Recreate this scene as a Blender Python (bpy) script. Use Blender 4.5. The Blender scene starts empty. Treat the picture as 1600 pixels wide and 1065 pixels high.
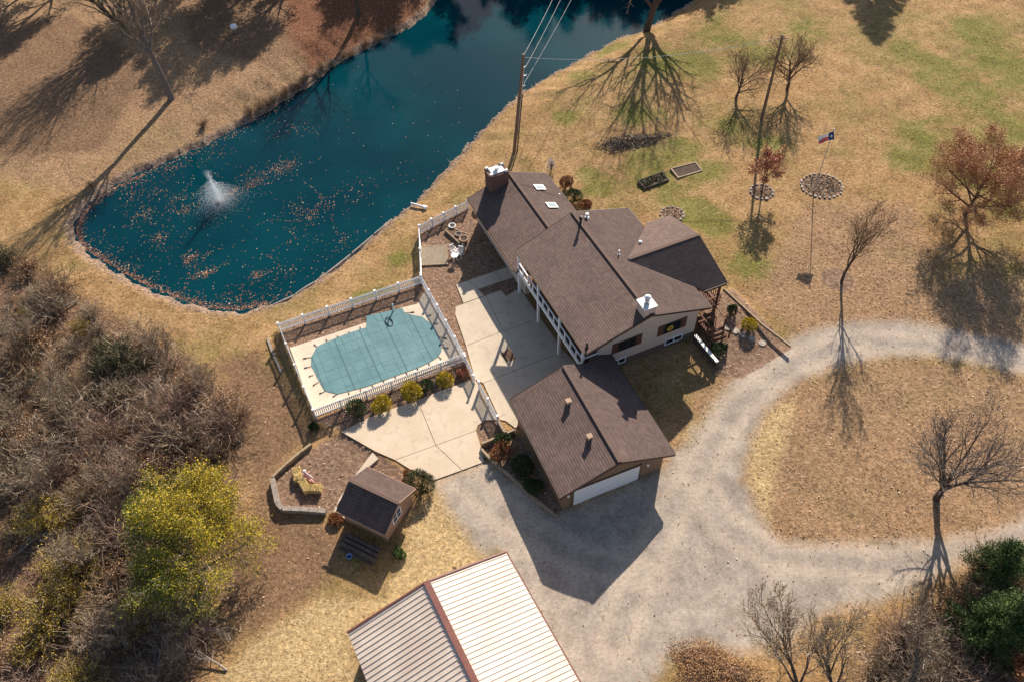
import bpy, math, random
import numpy as np
from mathutils import Vector, Matrix

# ---------------------------------------------------------------- scene, camera, light
S = bpy.context.scene
COL = S.collection
RAD = math.radians
F, PITCH, ROLL, CAMH = 1240.0, RAD(50), RAD(-2), 48.0
SUN_AZ, SUN_EL = RAD(73.9), RAD(29.5)          # azimuth counter-clockwise from +x

fwd = Vector((0, math.cos(PITCH), -math.sin(PITCH)))
rt0 = Vector((1, 0, 0)); up0 = rt0.cross(fwd)
cr, sr = math.cos(ROLL), math.sin(ROLL)
RT = cr*rt0 + sr*up0
UP = -sr*rt0 + cr*up0
cam = bpy.data.cameras.new('camera'); camo = bpy.data.objects.new('camera', cam); COL.objects.link(camo)
cam.sensor_width = 36; cam.lens = F/1600*36; cam.clip_start = 0.5; cam.clip_end = 4000
m3 = Matrix((RT, UP, -fwd)).transposed()
camo.matrix_world = Matrix.Translation((0, 0, CAMH)) @ m3.to_4x4()
S.camera = camo

S.view_settings.view_transform = 'Standard'; S.view_settings.look = 'None'
S.view_settings.exposure = 0.96; S.view_settings.gamma = 1
W = bpy.data.worlds.new('World'); S.world = W; W.use_nodes = True
wn = W.node_tree; bg = wn.nodes['Background']
sky = wn.nodes.new('ShaderNodeTexSky'); sky.sky_type = 'NISHITA'; sky.sun_disc = False
sky.sun_elevation = SUN_EL
sky.sun_rotation = math.pi/2 - SUN_AZ         # clockwise from +y
wn.links.new(sky.outputs[0], bg.inputs[0]); bg.inputs[1].default_value = 0.074
sl = bpy.data.lights.new('sun', 'SUN'); slo = bpy.data.objects.new('sun', sl); COL.objects.link(slo)
sl.energy = 5.0; sl.angle = RAD(0.53); sl.color = (1.0, 0.90, 0.76)
sdir = Vector((math.cos(SUN_EL)*math.cos(SUN_AZ), math.cos(SUN_EL)*math.sin(SUN_AZ), math.sin(SUN_EL)))
slo.rotation_euler = sdir.to_track_quat('Z', 'Y').to_euler()
S.cycles.max_bounces = 6

# ---------------------------------------------------------------- site survey: photo point -> point on the site
def un(px, z):
    d = RT*((px[0]-800)/F) + UP*(-(px[1]-532.5)/F) + fwd
    t = (z-CAMH)/d.z
    return Vector((d.x*t, d.y*t, z))
def proj(P):
    v = Vector(P) - Vector((0, 0, CAMH)); c = v.dot(fwd)
    return (800+F*v.dot(RT)/c, 532.5-F*v.dot(UP)/c)
def sd_poly(X, Y, poly):
    """signed distance, positive inside"""
    P = np.asarray([(p[0], p[1]) for p in poly], float)
    d2 = np.full(X.shape, 1e18); ins = np.zeros(X.shape, bool)
    n = len(P)
    for i in range(n):
        ax, ay = P[i]; bx, by = P[(i+1) % n]
        ex, ey = bx-ax, by-ay; wx, wy = X-ax, Y-ay
        t = np.clip((wx*ex+wy*ey)/(ex*ex+ey*ey+1e-12), 0, 1)
        d2 = np.minimum(d2, (wx-ex*t)**2+(wy-ey*t)**2)
        c = ((ay <= Y) & (by > Y)) | ((by <= Y) & (ay > Y))
        with np.errstate(divide='ignore', invalid='ignore'):
            xi = ax+(Y-ay)/(by-ay+(by == ay)*1e-12)*(bx-ax)
        ins ^= c & (X < xi)
    d = np.sqrt(d2)
    return np.where(ins, d, -d)
def sstep(a, b, x):
    t = np.clip((x-a)/(b-a), 0, 1); return t*t*(3-2*t)
def up_(pts, z): return [un(p, z) for p in pts]

ZW = -1.15
POND = up_([(690,-6),(668,25),(640,44),(600,64),(560,84),(520,106),(490,130),(455,154),(420,176),(380,197),(350,213),(310,233),(270,251),(225,269),(185,288),(150,309),(128,330),(116,352),(119,374),(136,394),(165,412),(200,434),(240,454),(285,472),(330,484),(375,487),(420,477),(460,459),(500,434),(540,404),(575,374),(610,344),(645,316),(680,281),(715,244),(745,209),(780,174),(820,140),(870,112),(920,85),(960,62),(1000,50),(1040,28),(1075,6),(1092,-16),(1110,-60),(1040,-120),(900,-150),(760,-110),(705,-50)], ZW)
CTRL = [(600,560,0),(800,560,0),(700,700,0),(900,850,0),(850,950,0),(700,1000,0),(560,600,0),(1100,700,.1),(1050,850,0),(1100,950,0),(1300,540,.7),(1500,530,1.0),
 (1400,900,.2),(1300,700,.4),(1500,700,.7),(1200,400,1.2),(1400,300,1.5),(1000,150,.8),(1300,150,1.5),(1500,150,1.8),(1100,300,1.1),(900,240,.3),(1250,40,1.4),
 (1000,600,1.0),(1050,560,1.1),(1100,620,.7),(1000,640,.8),(1050,650,.6),(400,650,-.5),(380,560,-.8),(430,530,-.6),(300,600,-1),(200,600,-1),(100,800,-1),(300,900,-.8),(450,900,-.4),(530,870,-.2),(600,950,0),
 (600,400,-.5),(700,300,-.3),(680,370,-.2),(100,300,-.5),(250,220,-.4),(100,100,.5),(350,80,.6),(550,40,.6),(50,450,-.8),(200,470,-.8),(200,1050,-1),(600,1050,0),(1300,1050,.1),(1560,1000,.4)]
CP = np.array([list(un((a, b), z)) for a, b, z in CTRL])
TERR = up_([(431,513),(657,438),(651,354),(731,318),(800,292),(1005,540),(925,585),(873,640),(802,682),(757,722),(677,751),(640,741),(585,705),(533,676),(490,660)], 0)
BEDE = up_([(1087,527),(1104,455),(1146,448),(1240,538),(1160,585),(1118,577)], 1.2)
GRAV0 = up_([(1640,560),(1480,524),(1400,511),(1330,511),(1280,520),(1235,536),(1200,554),(1160,580),(1125,622),(1100,655),(1075,692),(1046,716),(1300,900),(1640,900)], .1)
PADS = [(TERR, -.05, .35)]
def hz(X, Y):
    X = np.asarray(X, float); Y = np.asarray(Y, float)
    wsum = np.full(X.shape, 1e-9); zsum = np.zeros(X.shape)
    for cx, cy, cz in CP:
        w = np.exp(-((X-cx)**2+(Y-cy)**2)/(2*6.5**2))+1e-6/(1+((X-cx)**2+(Y-cy)**2)/400)
        wsum += w; zsum += w*cz
    z = zsum/wsum
    z = z+.05*np.sin(X*.9+1.3*np.sin(Y*.5))*np.sin(Y*.8+X*.3)
    for poly, pz, w in PADS:
        k = sstep(-w, 0, sd_poly(X, Y, poly)); z = z*(1-k)+pz*k
    k = sstep(-.05, .3, sd_poly(X, Y, BEDE))*sstep(0, 4.5, -sd_poly(X, Y, GRAV0)); z = z+k*np.maximum(1.25-z, 0)
    dp = -sd_poly(X, Y, POND)
    dp = dp+.22*np.sin(X*1.7+Y*.6)*np.sin(Y*1.3-X*.4)+.1*np.sin(X*4.1)*np.sin(Y*3.7)
    bank = ZW-.03+.42*sstep(0, .8, dp)
    zz = bank+(z-bank)*sstep(.4, 5, dp)
    return np.where(dp < 0, ZW-.03+np.maximum(dp*.5, -.9), zz)
def hz1(x, y): return float(hz(np.array([x]), np.array([y]))[0])
def G(px, dz=0.0):
    """ground point seen at this place of the photo"""
    z = 0.0
    for _ in range(7):
        p = un(px, z); z = .4*z+.6*hz1(p.x, p.y)
    p = un(px, z); return Vector((p.x, p.y, hz1(p.x, p.y)+dz))
def top_of(base, px):
    """the point seen at px that stands nearest above base"""
    best = None
    for i in range(0, 400):
        z = base.z+i*.05; P = un(px, z); e = (P.x-base.x)**2+(P.y-base.y)**2
        if best is None or e < best[0]: best = (e, P)
    return best[1]

# ---------------------------------------------------------------- mesh helper
class MB:
    def __init__(s): s.v = []; s.f = []
    def add(s, vs, fs):
        o = len(s.v); s.v += [tuple(p) for p in vs]; s.f += [tuple(i+o for i in f) for f in fs]; return s
    def prism(s, poly, z0, z1):
        n = len(poly)
        # keep counter-clockwise
        a = sum(poly[i][0]*poly[(i+1) % n][1]-poly[(i+1) % n][0]*poly[i][1] for i in range(n))
        if a < 0: poly = list(reversed(poly))
        vs = [(p[0], p[1], z0) for p in poly]+[(p[0], p[1], z1) for p in poly]
        fs = [tuple(range(n-1, -1, -1)), tuple(range(n, 2*n))]+[(i, (i+1) % n, n+(i+1) % n, n+i) for i in range(n)]
        return s.add(vs, fs)
    def slab(s, top, t, d=None):
        """polygon of 3-D points (counter-clockwise from above) thickened downwards"""
        n = len(top); d = d or Vector((0, 0, -t))
        vs = [Vector(p) for p in top]+[Vector(p)+d for p in top]
        fs = [tuple(range(n)), tuple(range(2*n-1, n-1, -1))]+[((i+1) % n, i, n+i, n+(i+1) % n) for i in range(n)]
        return s.add(vs, fs)
    def box(s, c, size, ax=None, ay=None, az=None):
        ax = Vector(ax or (1, 0, 0)); ay = Vector(ay or (0, 1, 0)); az = Vector(az or (0, 0, 1)); c = Vector(c)
        vs = [c+ax*(size[0]/2*i)+ay*(size[1]/2*j)+az*(size[2]/2*k) for k in (-1, 1) for j in (-1, 1) for i in (-1, 1)]
        return s.add(vs, [(0, 2, 3, 1), (4, 5, 7, 6), (0, 1, 5, 4), (2, 6, 7, 3), (0, 4, 6, 2), (1, 3, 7, 5)])
    def beam(s, p, q, w, h, upv=(0, 0, 1)):
        p = Vector(p); q = Vector(q); d = q-p; L = d.length; d.normalize()
        side = d.cross(Vector(upv))
        if side.length < 1e-4: side = Vector((1, 0, 0))
        side.normalize(); u2 = side.cross(d)
        return s.box((p+q)/2, (L, w, h), d, side, u2)
    def tube(s, pts, rs, n=6, cap=True):
        pts = [Vector(p) for p in pts]
        o = len(s.v); k = len(pts); prev = None
        for i, p in enumerate(pts):
            d = (pts[min(i+1, k-1)]-pts[max(i-1, 0)])
            if d.length < 1e-9: d = Vector((0, 0, 1))
            d.normalize()
            a = Vector((0, 0, 1)) if abs(d.z) < .9 else Vector((1, 0, 0))
            x = d.cross(a).normalized(); y = d.cross(x)
            if prev is not None:
                x = (prev-d*prev.dot(d))
                x = x.normalized() if x.length > 1e-5 else d.cross(a).normalized()
                y = d.cross(x)
            prev = x; r = rs[i]
            for j in range(n):
                t = 2*math.pi*j/n; q = p+x*(r*math.cos(t))+y*(r*math.sin(t)); s.v.append((q.x, q.y, q.z))
        for i in range(k-1):
            for j in range(n):
                a0 = o+i*n+j; b0 = o+i*n+(j+1) % n
                s.f.append((a0, b0, b0+n, a0+n))
        if cap:
            s.f.append(tuple(o+n-1-j for j in range(n))); s.f.append(tuple(o+(k-1)*n+j for j in range(n)))
        return s
    def lathe(s, c, prof, n=16):
        c = Vector(c); o = len(s.v)
        for r, z in prof:
            for j in range(n):
                t = 2*math.pi*j/n; s.v.append((c.x+r*math.cos(t), c.y+r*math.sin(t), c.z+z))
        for i in range(len(prof)-1):
            for j in range(n):
                a0 = o+i*n+j; b0 = o+i*n+(j+1) % n; s.f.append((a0, b0, b0+n, a0+n))
        s.f.append(tuple(o+n-1-j for j in range(n))); s.f.append(tuple(o+(len(prof)-1)*n+j for j in range(n)))
        return s
    def build(s, name, mat, parent=None, uv=False, hdir=None, smooth=False):
        o = org(parent); me = bpy.data.meshes.new(name)
        vs = s.v if o is None else [(a-o.x, b-o.y, c-o.z) for a, b, c in s.v]
        me.from_pydata(vs, [], s.f); me.materials.append(mat)
        if uv: boxuv(me, hdir, o)
        if smooth:
            me.polygons.foreach_set('use_smooth', [True]*len(me.polygons))
        me.update()
        ob = bpy.data.objects.new(name, me); COL.objects.link(ob)
        if parent is not None: ob.parent = parent
        return ob
def org(o):
    while o is not None and o.parent is not None: o = o.parent
    return None if o is None else Vector(o.location)
def boxuv(me, hdir, o):
    o = o or Vector((0, 0, 0))
    lay = me.uv_layers.new(name='UVMap'); Z = Vector((0, 0, 1))
    for p in me.polygons:
        n = p.normal; e = Z.cross(n)
        if e.length < .05: e = Vector(hdir) if hdir else Vector((1, 0, 0))
        e.normalize(); w = n.cross(e)
        for li in p.loop_indices:
            co = me.vertices[me.loops[li].vertex_index].co+o
            lay.data[li].uv = (co.dot(e), co.dot(w))
def tag(o, label=None, cat=None, group=None, kind=None):
    if label: o['label'] = label
    if cat: o['category'] = cat
    if group: o['group'] = group
    if kind: o['kind'] = kind
    return o
def thing(name, loc, label, cat, group=None):
    o = bpy.data.objects.new(name, None); COL.objects.link(o); o.location = loc; o.empty_display_size = .3
    return tag(o, label, cat, group)
def dup(root, loc, rz=0, sc=1.0, label=None, group=None):
    r = root.copy(); COL.objects.link(r); r.location = loc; r.rotation_euler = (0, 0, rz); r.scale = (sc, sc, sc)
    if label: r['label'] = label
    if group: r['group'] = group
    for ch in list(root.children):
        c = ch.copy(); COL.objects.link(c); c.parent = r
        for g in list(ch.children):
            d = g.copy(); COL.objects.link(d); d.parent = c
    return r
def inset(poly, d):
    P = [Vector((p[0], p[1])) for p in poly]; n = len(P)
    a = sum(P[i].x*P[(i+1) % n].y-P[(i+1) % n].x*P[i].y for i in range(n))
    if a < 0: P.reverse()
    out = []
    for i in range(n):
        e1 = (P[i]-P[i-1]).normalized(); e2 = (P[(i+1) % n]-P[i]).normalized()
        n1 = Vector((-e1.y, e1.x)); n2 = Vector((-e2.y, e2.x)); b = (n1+n2)
        k = d/max(.3, (1+n1.dot(n2))); out.append(P[i]+b*k)
    return out

# ---------------------------------------------------------------- materials
class N:
    def __init__(s, name):
        s.m = bpy.data.materials.new(name); s.m.use_nodes = True; s.t = s.m.node_tree
        s.b = s.t.nodes['Principled BSDF']; s.c = None
    def n(s, typ, **kw):
        x = s.t.nodes.new(typ)
        for k, v in kw.items(): setattr(x, k, v)
        return x
    def L(s, a, b): s.t.links.new(a, b)
    def val(s, sock, v):
        if isinstance(v, bpy.types.NodeSocket): s.L(v, sock)
        else: sock.default_value = v
    def co(s, kind='Object', scale=None):
        t = s.n('ShaderNodeTexCoord').outputs[kind]
        if scale:
            mp = s.n('ShaderNodeMapping'); s.L(t, mp.inputs[0]); mp.inputs['Scale'].default_value = scale; t = mp.outputs[0]
        return t
    def noise(s, sc, det=4, vec=None, rough=.6, dist=0):
        x = s.n('ShaderNodeTexNoise'); x.inputs['Scale'].default_value = sc; x.inputs['Detail'].default_value = det
        x.inputs['Roughness'].default_value = rough; x.inputs['Distortion'].default_value = dist
        s.L(vec if vec is not None else s.co(), x.inputs['Vector']); return x.outputs['Fac']
    def vor(s, sc, vec=None, out='Color', feat='F1'):
        x = s.n('ShaderNodeTexVoronoi'); x.feature = feat; x.inputs['Scale'].default_value = sc
        s.L(vec if vec is not None else s.co(), x.inputs['Vector']); return x.outputs[out]
    def ramp(s, fac, stops):
        x = s.n('ShaderNodeValToRGB'); s.L(fac, x.inputs[0]); cr_ = x.color_ramp
        while len(cr_.elements) < len(stops): cr_.elements.new(.5)
        for e, (p, c) in zip(cr_.elements, stops):
            e.position = p; e.color = (*c, 1) if len(c) == 3 else c
        return x.outputs[0]
    def mix(s, fac, a, b, mode='MIX'):
        x = s.n('ShaderNodeMix', data_type='RGBA', blend_type=mode)
        s.val(x.inputs[0], fac)
        for sock, v in ((x.inputs[6], a), (x.inputs[7], b)):
            if isinstance(v, tuple): sock.default_value = (*v, 1)
            else: s.L(v, sock)
        return x.outputs[2]
    def math(s, op, a, b=0.0, c=None):
        x = s.n('ShaderNodeMath', operation=op); s.val(x.inputs[0], a); s.val(x.inputs[1], b)
        if c is not None: s.val(x.inputs[2], c)
        return x.outputs[0]
    def ss(s, x_, a, b):
        x = s.n('ShaderNodeMapRange', interpolation_type='SMOOTHSTEP'); s.L(x_, x.inputs[0])
        x.inputs[1].default_value = a; x.inputs[2].default_value = b; return x.outputs[0]
    def attr(s, name): 
        x = s.n('ShaderNodeAttribute', attribute_name=name); return x.outputs['Fac']
    def bump(s, h, st=.5, dist=.05):
        x = s.n('ShaderNodeBump'); x.inputs['Distance'].default_value = dist; s.val(x.inputs['Strength'], st); x.inputs['Distance'].default_value = dist
        s.L(h, x.inputs['Height']); s.L(x.outputs[0], s.b.inputs['Normal'])
    def done(s, col=None, rough=.8, metal=0, spec=None):
        if col is not None:
            if isinstance(col, tuple): s.b.inputs['Base Color'].default_value = (*col, 1)
            else: s.L(col, s.b.inputs['Base Color'])
        s.val(s.b.inputs['Roughness'], rough); s.b.inputs['Metallic'].default_value = metal
        if spec is not None: s.b.inputs['Specular IOR Level'].default_value = spec
        return s.m
def simple(name, c1, c2, sc=3, rough=.75, bump=.2, metal=0, det=5, spec=.3):
    x = N(name); f = x.noise(sc, det); c = x.ramp(f, [(.32, c1), (.68, c2)])
    if bump: x.bump(x.noise(sc*6, 3), bump, .02)
    return x.done(c, rough, metal, spec)
def leafmat(name, stops, rough=.65, trans=.0):
    x = N(name); g = x.n('ShaderNodeNewGeometry'); c = x.ramp(g.outputs['Random Per Island'], stops)
    if trans:
        x.b.inputs['Subsurface Weight'].default_value = 0
    return x.done(c, rough, 0, .2)

def shingle(name, c1, c2, c3):
    x = N(name); uv = x.co('UV')
    CR = .19
    br = x.n('ShaderNodeTexBrick'); x.L(uv, br.inputs['Vector'])
    br.inputs['Scale'].default_value = 1; br.inputs['Brick Width'].default_value = .29; br.inputs['Row Height'].default_value = CR
    br.inputs['Mortar Size'].default_value = .0; br.offset = .43
    br.inputs['Color1'].default_value = (*c1, 1); br.inputs['Color2'].default_value = (*c2, 1); br.inputs['Mortar'].default_value = (*c3, 1)
    sep = x.n('ShaderNodeSeparateXYZ'); x.L(uv, sep.inputs[0])
    fr = x.math('FRACT', x.math('DIVIDE', sep.outputs[1], CR))
    f = x.noise(9, 4, uv); c = x.mix(.45, br.outputs['Color'], x.mix(f, c1, c2))
    brk = x.ss(x.noise(1.1, 5, x.co('UV', (.7, 1, 1))), .25, .6)
    c = x.mix(x.math('MULTIPLY', x.math('MULTIPLY', x.ss(fr, .26, .02), .85), x.math('ADD', .45, x.math('MULTIPLY', brk, .55))), c, c3)
    c = x.mix(x.math('MULTIPLY', x.ss(x.noise(60, 2, uv), .45, .75), .35), c, c1)
    c = x.mix(x.math('MULTIPLY', x.ss(x.noise(.35, 4), .3, .72), .22), c, c3)
    st = x.noise(1.0, 5, x.co('UV', (1.6, .22, 1)), .6); c = x.mix(x.math('MULTIPLY', x.ss(st, .5, .75), .3), c, tuple(k*.55 for k in c2)); c = x.mix(x.math('MULTIPLY', x.ss(x.noise(.9, 5), .55, .8), .25), c, (.24, .185, .155))
    # each course laps over the one below: saw-tooth height up the slope
    h = x.math('ADD', x.math('MULTIPLY', x.math('SUBTRACT', 1.0, fr), 1.0), x.math('MULTIPLY', x.noise(25, 2, uv), .25))
    x.bump(h, 1.0, .06)
    return x.done(c, .9, 0, .15)
def siding(name, c1, c2, period, vertical=True, depth=.02):
    x = N(name); uv = x.co('UV'); sep = x.n('ShaderNodeSeparateXYZ'); x.L(uv, sep.inputs[0])
    fr = x.math('FRACT', x.math('DIVIDE', sep.outputs[0 if vertical else 1], period))
    g = x.ss(fr, 0, .1) if vertical else fr
    c = x.mix(x.noise(2.5, 4), c1, c2)
    if vertical: c = x.mix(x.math('MULTIPLY', x.math('SUBTRACT', 1.0, g), .5), c, tuple(k*.4 for k in c1))
    x.bump(g if vertical else x.math('SUBTRACT', 1.0, fr), .7, depth)
    return x.done(c, .8, 0, .25)
def ribbed(name, c1, c2):
    x = N(name); uv = x.co('UV')
    f = x.noise(.6, 4); c = x.mix(x.ss(f, .35, .7), c1, c2)
    c = x.mix(x.math('MULTIPLY', x.ss(x.noise(2.2, 5, x.co('UV', (3, .35, 1))), .5, .8), .4), c, (.40, .30, .22))
    return x.done(c, .5, 0, .4)

M = {}
M['white'] = simple('white_vinyl', (.74, .74, .76), (.82, .82, .82), 2, .45, .05)
M['white_paint'] = simple('white_paint', (.70, .69, .66), (.8, .79, .77), 1.5, .5, .05)
M['door_white'] = siding('door_white', (.72, .72, .72), (.78, .78, .78), .53, False, .01)
M['shingle'] = shingle('roof_shingle', (.178, .122, .106), (.100, .069, .062), (.018, .012, .012))
M['shed_shingle'] = shingle('shed_shingle', (.17, .105, .085), (.11, .072, .06), (.05, .032, .028))
M['ridge'] = simple('ridge_shingle', (.10, .064, .052), (.15, .096, .078), 8, .9, .3)
M['siding'] = siding('tan_siding', (.50, .40, .335), (.55, .44, .37), .2, False, .02)
M['t111'] = siding('brown_board_siding', (.21, .135, .085), (.27, .175, .11), .2, True, .015)
M['shedwall'] = siding('shed_siding', (.34, .21, .15), (.42, .27, .19), .2, True, .012)
M['fascia'] = simple('dark_brown_trim', (.055, .032, .026), (.08, .045, .034), 4, .6, .1)
M['shutter'] = simple('shutter_brown', (.085, .034, .022), (.12, .05, .03), 6, .6, .2)
M['glass'] = (lambda x: x.done((.012, .016, .022), .06, 0, .6))(N('dark_glass'))
M['skyglass'] = (lambda x: x.done((.26, .33, .35), .12, 0, .6))(N('skylight_glass'))
M['found'] = simple('foundation_brown', (.11, .075, .06), (.15, .105, .085), 3, .9, .2)
M['brick'] = simple('chimney_brick', (.10, .055, .045), (.17, .09, .075), 9, .9, .5)
M['cap'] = simple('chimney_cap', (.62, .61, .58), (.75, .74, .72), 3, .6, .1)
M['metal'] = simple('galvanised_metal', (.42, .43, .45), (.58, .59, .6), 6, .35, .05, .7)
M['black'] = simple('black_metal', (.012, .012, .014), (.025, .025, .028), 5, .45, .05)
M['timber'] = simple('weathered_timber', (.24, .17, .11), (.38, .29, .20), 4, .9, .4)
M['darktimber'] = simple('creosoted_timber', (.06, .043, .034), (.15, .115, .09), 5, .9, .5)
M['deckwood'] = simple('brown_deck_wood', (.12, .05, .03), (.18, .08, .045), 5, .75, .2)
M['polewood'] = simple('pole_wood', (.13, .085, .06), (.23, .155, .11), 5, .85, .4)
M['log'] = simple('grey_log', (.20, .17, .15), (.36, .31, .27), 5, .9, .5)
M['block'] = simple('retaining_block', (.20, .165, .14), (.33, .28, .24), 4, .9, .4)
M['stone'] = simple('pale_stone', (.22, .18, .15), (.42, .36, .30), 5, .9, .5)
M['straw'] = leafmat('hay_straw', [(0, (.52, .37, .14)), (.5, (.68, .52, .24)), (1, (.8, .66, .36))], .9)
M['haybody'] = simple('hay_body', (.52, .37, .14), (.72, .55, .26), 14, .95, .9)
M['bark'] = simple('dark_bark', (.055, .040, .033), (.115, .085, .068), 5, .95, .5)
M['palebark'] = simple('pale_bark', (.12, .095, .085), (.22, .18, .155), 5, .95, .4)
M['twig'] = leafmat('grey_twigs', [(0, (.15, .105, .068)), (.6, (.30, .225, .155)), (1, (.50, .41, .31))], .9)
M['browntwig'] = leafmat('brown_twigs', [(0, (.11, .07, .042)), (.6, (.25, .16, .095)), (1, (.44, .31, .20))], .9)
M['redtwig'] = leafmat('red_twigs', [(0, (.13, .08, .058)), (.6, (.27, .175, .13)), (1, (.42, .31, .25))], .9)
M['willowleaf'] = leafmat('green_willow_leaves', [(0, (.035, .06, .008)), (.5, (.095, .12, .014)), (.85, (.20, .20, .02)), (1, (.34, .28, .03))])
M['willowyellow'] = leafmat('yellow_willow_leaves', [(0, (.13, .13, .012)), (.4, (.30, .25, .018)), (.8, (.50, .36, .022)), (1, (.62, .42, .03))])
M['yellowleaf'] = leafmat('yellow_leaves', [(0, (.20, .14, .02)), (.5, (.38, .27, .035)), (1, (.52, .36, .06))])
M['goldleaf'] = leafmat('gold_shrub_leaves', [(0, (.16, .15, .012)), (.45, (.44, .33, .02)), (1, (.62, .43, .03))])
M['greenleaf'] = leafmat('green_shrub_leaves', [(0, (.018, .035, .012)), (.6, (.045, .075, .022)), (1, (.10, .13, .045))])
M['boxleaf'] = leafmat('boxwood_leaves', [(0, (.03, .035, .012)), (.6, (.07, .085, .03)), (1, (.16, .12, .06))])
M['cedarleaf'] = leafmat('cedar_needles', [(0, (.028, .055, .014)), (.6, (.07, .12, .03)), (1, (.15, .20, .06))])
M['redleaf'] = leafmat('red_maple_leaves', [(0, (.25, .075, .04)), (.5, (.42, .16, .085)), (1, (.56, .28, .17))])
M['rustleaf'] = leafmat('rust_needles', [(0, (.24, .10, .045)), (.5, (.42, .19, .085)), (1, (.58, .32, .17))])
M['oakleaf'] = leafmat('oak_leaves', [(0, (.14, .045, .018)), (.5, (.26, .10, .04)), (1, (.38, .19, .09))])
M['litter'] = leafmat('fallen_leaves', [(0, (.12, .055, .028)), (.4, (.30, .155, .075)), (.8, (.50, .32, .19)), (1, (.68, .52, .38))], .85)
M['moundleaf'] = leafmat('mound_leaves', [(0, (.16, .075, .035)), (.5, (.40, .22, .10)), (1, (.62, .40, .22))], .9)
M['floatleaf'] = leafmat('floating_leaves', [(0, (.09, .028, .018)), (.5, (.20, .075, .04)), (.85, (.34, .16, .08)), (1, (.58, .46, .32))], .8)
M['drygrey'] = leafmat('dry_stems', [(0, (.14, .10, .07)), (.6, (.30, .23, .16)), (1, (.48, .39, .28))], .9)
M['spray'] = (lambda x: x.done((.9, .93, .95), .3, 0, .5))(N('water_drops'))
M['pink'] = simple('pink_cloth', (.50, .22, .24), (.72, .42, .42), 7, .9, .2)
M['bluep'] = simple('blue_plastic', (.05, .16, .32), (.12, .28, .45), 5, .4, .05)
M['flagblue'] = simple('flag_blue', (.012, .05, .16), (.02, .07, .2), 4, .8, .1)
M['flagred'] = simple('flag_red', (.62, .10, .10), (.72, .16, .15), 4, .8, .1)
M['flagwhite'] = simple('flag_white', (.75, .75, .76), (.82, .82, .82), 4, .8, .1)
M['sunflower'] = simple('sunflower_yellow', (.55, .42, .03), (.75, .62, .08), 12, .8, .3)
M['wire'] = simple('pale_wire', (.30, .30, .31), (.42, .42, .42), 4, .5, 0)
M['terracotta'] = simple('tan_clay', (.32, .20, .14), (.44, .30, .22), 6, .8, .2)
M['barnroof'] = ribbed('barn_roof_metal', (.56, .45, .37), (.66, .555, .465))
M['barntrim'] = simple('barn_red_trim', (.16, .062, .05), (.22, .09, .07), 4, .5, .05)
M['barnwall'] = simple('barn_wall_metal', (.40, .36, .33), (.5, .45, .42), 2, .5, .05)
M['flower'] = leafmat('white_blossom', [(0, (.35, .28, .26)), (.5, (.6, .52, .5)), (1, (.75, .7, .68))])
def concrete(name, c1, c2, stain):
    x = N(name); f = x.noise(.5, 5); c = x.mix(x.ss(f, .3, .7), c1, c2)
    c = x.mix(x.math('MULTIPLY', x.ss(x.noise(1.7, 6, dist=.6), .50, .72), .62), c, stain)
    c = x.mix(x.math('MULTIPLY', x.ss(x.noise(40, 2), .45, .7), .25), c, tuple(k*.6 for k in c1))
    x.bump(x.noise(50, 2), .15, .01); return x.done(c, .85, 0, .25)
M['concrete'] = concrete('pale_concrete', (.52, .41, .30), (.58, .47, .355), (.40, .31, .22))
M['concrete2'] = concrete('grey_concrete', (.47, .39, .30), (.52, .43, .33), (.33, .27, .21))
M['deck'] = concrete('pool_deck_concrete', (.55, .45, .35), (.60, .50, .39), (.42, .33, .25))

# the lawn, gravel, mulch and woods floor: one ground material driven by surveyed distances to each patch's edge
g = N('ground')
co = g.co()
nb = g.noise(.16, 5, co); n1 = g.noise(.7, 5, co, .65); n2 = g.noise(3.2, 5, co, .7); n3 = g.noise(14, 4, co, .75)
edge = g.math('MULTIPLY', g.math('SUBTRACT', g.noise(1.3, 6, co, .7), .5), 2.6)
def msk(a, amp, w): return g.ss(g.math('ADD', g.attr(a), g.math('MULTIPLY', edge, amp)), -w, w)
lawn = g.ramp(n1, [(.25, (.225, .137, .058)), (.45, (.345, .213, .098)), (.62, (.415, .262, .132)), (.8, (.49, .325, .18))])
lawn = g.mix(g.math('MULTIPLY', g.ss(nb, .46, .62), .65), lawn, g.ramp(n1, [(.3, (.17, .135, .045)), (.7, (.29, .225, .085))]))
lawn = g.mix(g.math('MULTIPLY', g.ss(g.noise(.11, 6, co, .7), .5, .66), .45), lawn, (.30, .165, .075))
grn = g.ramp(g.math('ADD', g.math('MULTIPLY', n1, .5), g.math('MULTIPLY', n2, .5)), [(.25, (.075, .09, .016)), (.5, (.15, .16, .032)), (.75, (.26, .235, .07))])
gm = g.math('MULTIPLY', g.ss(g.math('ADD', g.attr('green'), g.math('MULTIPLY', g.math('SUBTRACT', g.noise(.30, 8, co, .78, .5), .5), 3.6)), .22, 1.15), .80)
lawn = g.mix(gm, lawn, grn)
lea = g.ramp(n2, [(.25, (.19, .112, .065)), (.5, (.335, .207, .125)), (.8, (.50, .345, .235))])
lawn = g.mix(g.math('MULTIPLY', msk('leafy', 1.0, 1.2), .75), lawn, lea)
straw = g.ramp(n2, [(.25, (.34, .225, .10)), (.5, (.50, .36, .185)), (.8, (.62, .475, .27))])
lawn = g.mix(msk('straw', .5, .6), lawn, straw)
soil = g.ramp(n2, [(.25, (.125, .072, .042)), (.5, (.21, .128, .077)), (.8, (.30, .195, .12))])
lawn = g.mix(g.math('MULTIPLY', msk('soil', .8, .8), .92), lawn, soil)
red = g.ramp(n2, [(.25, (.105, .045, .024)), (.55, (.20, .088, .048)), (.8, (.32, .165, .10))])
lawn = g.mix(msk('redlitter', 1.0, 1.2), lawn, red)
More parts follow.
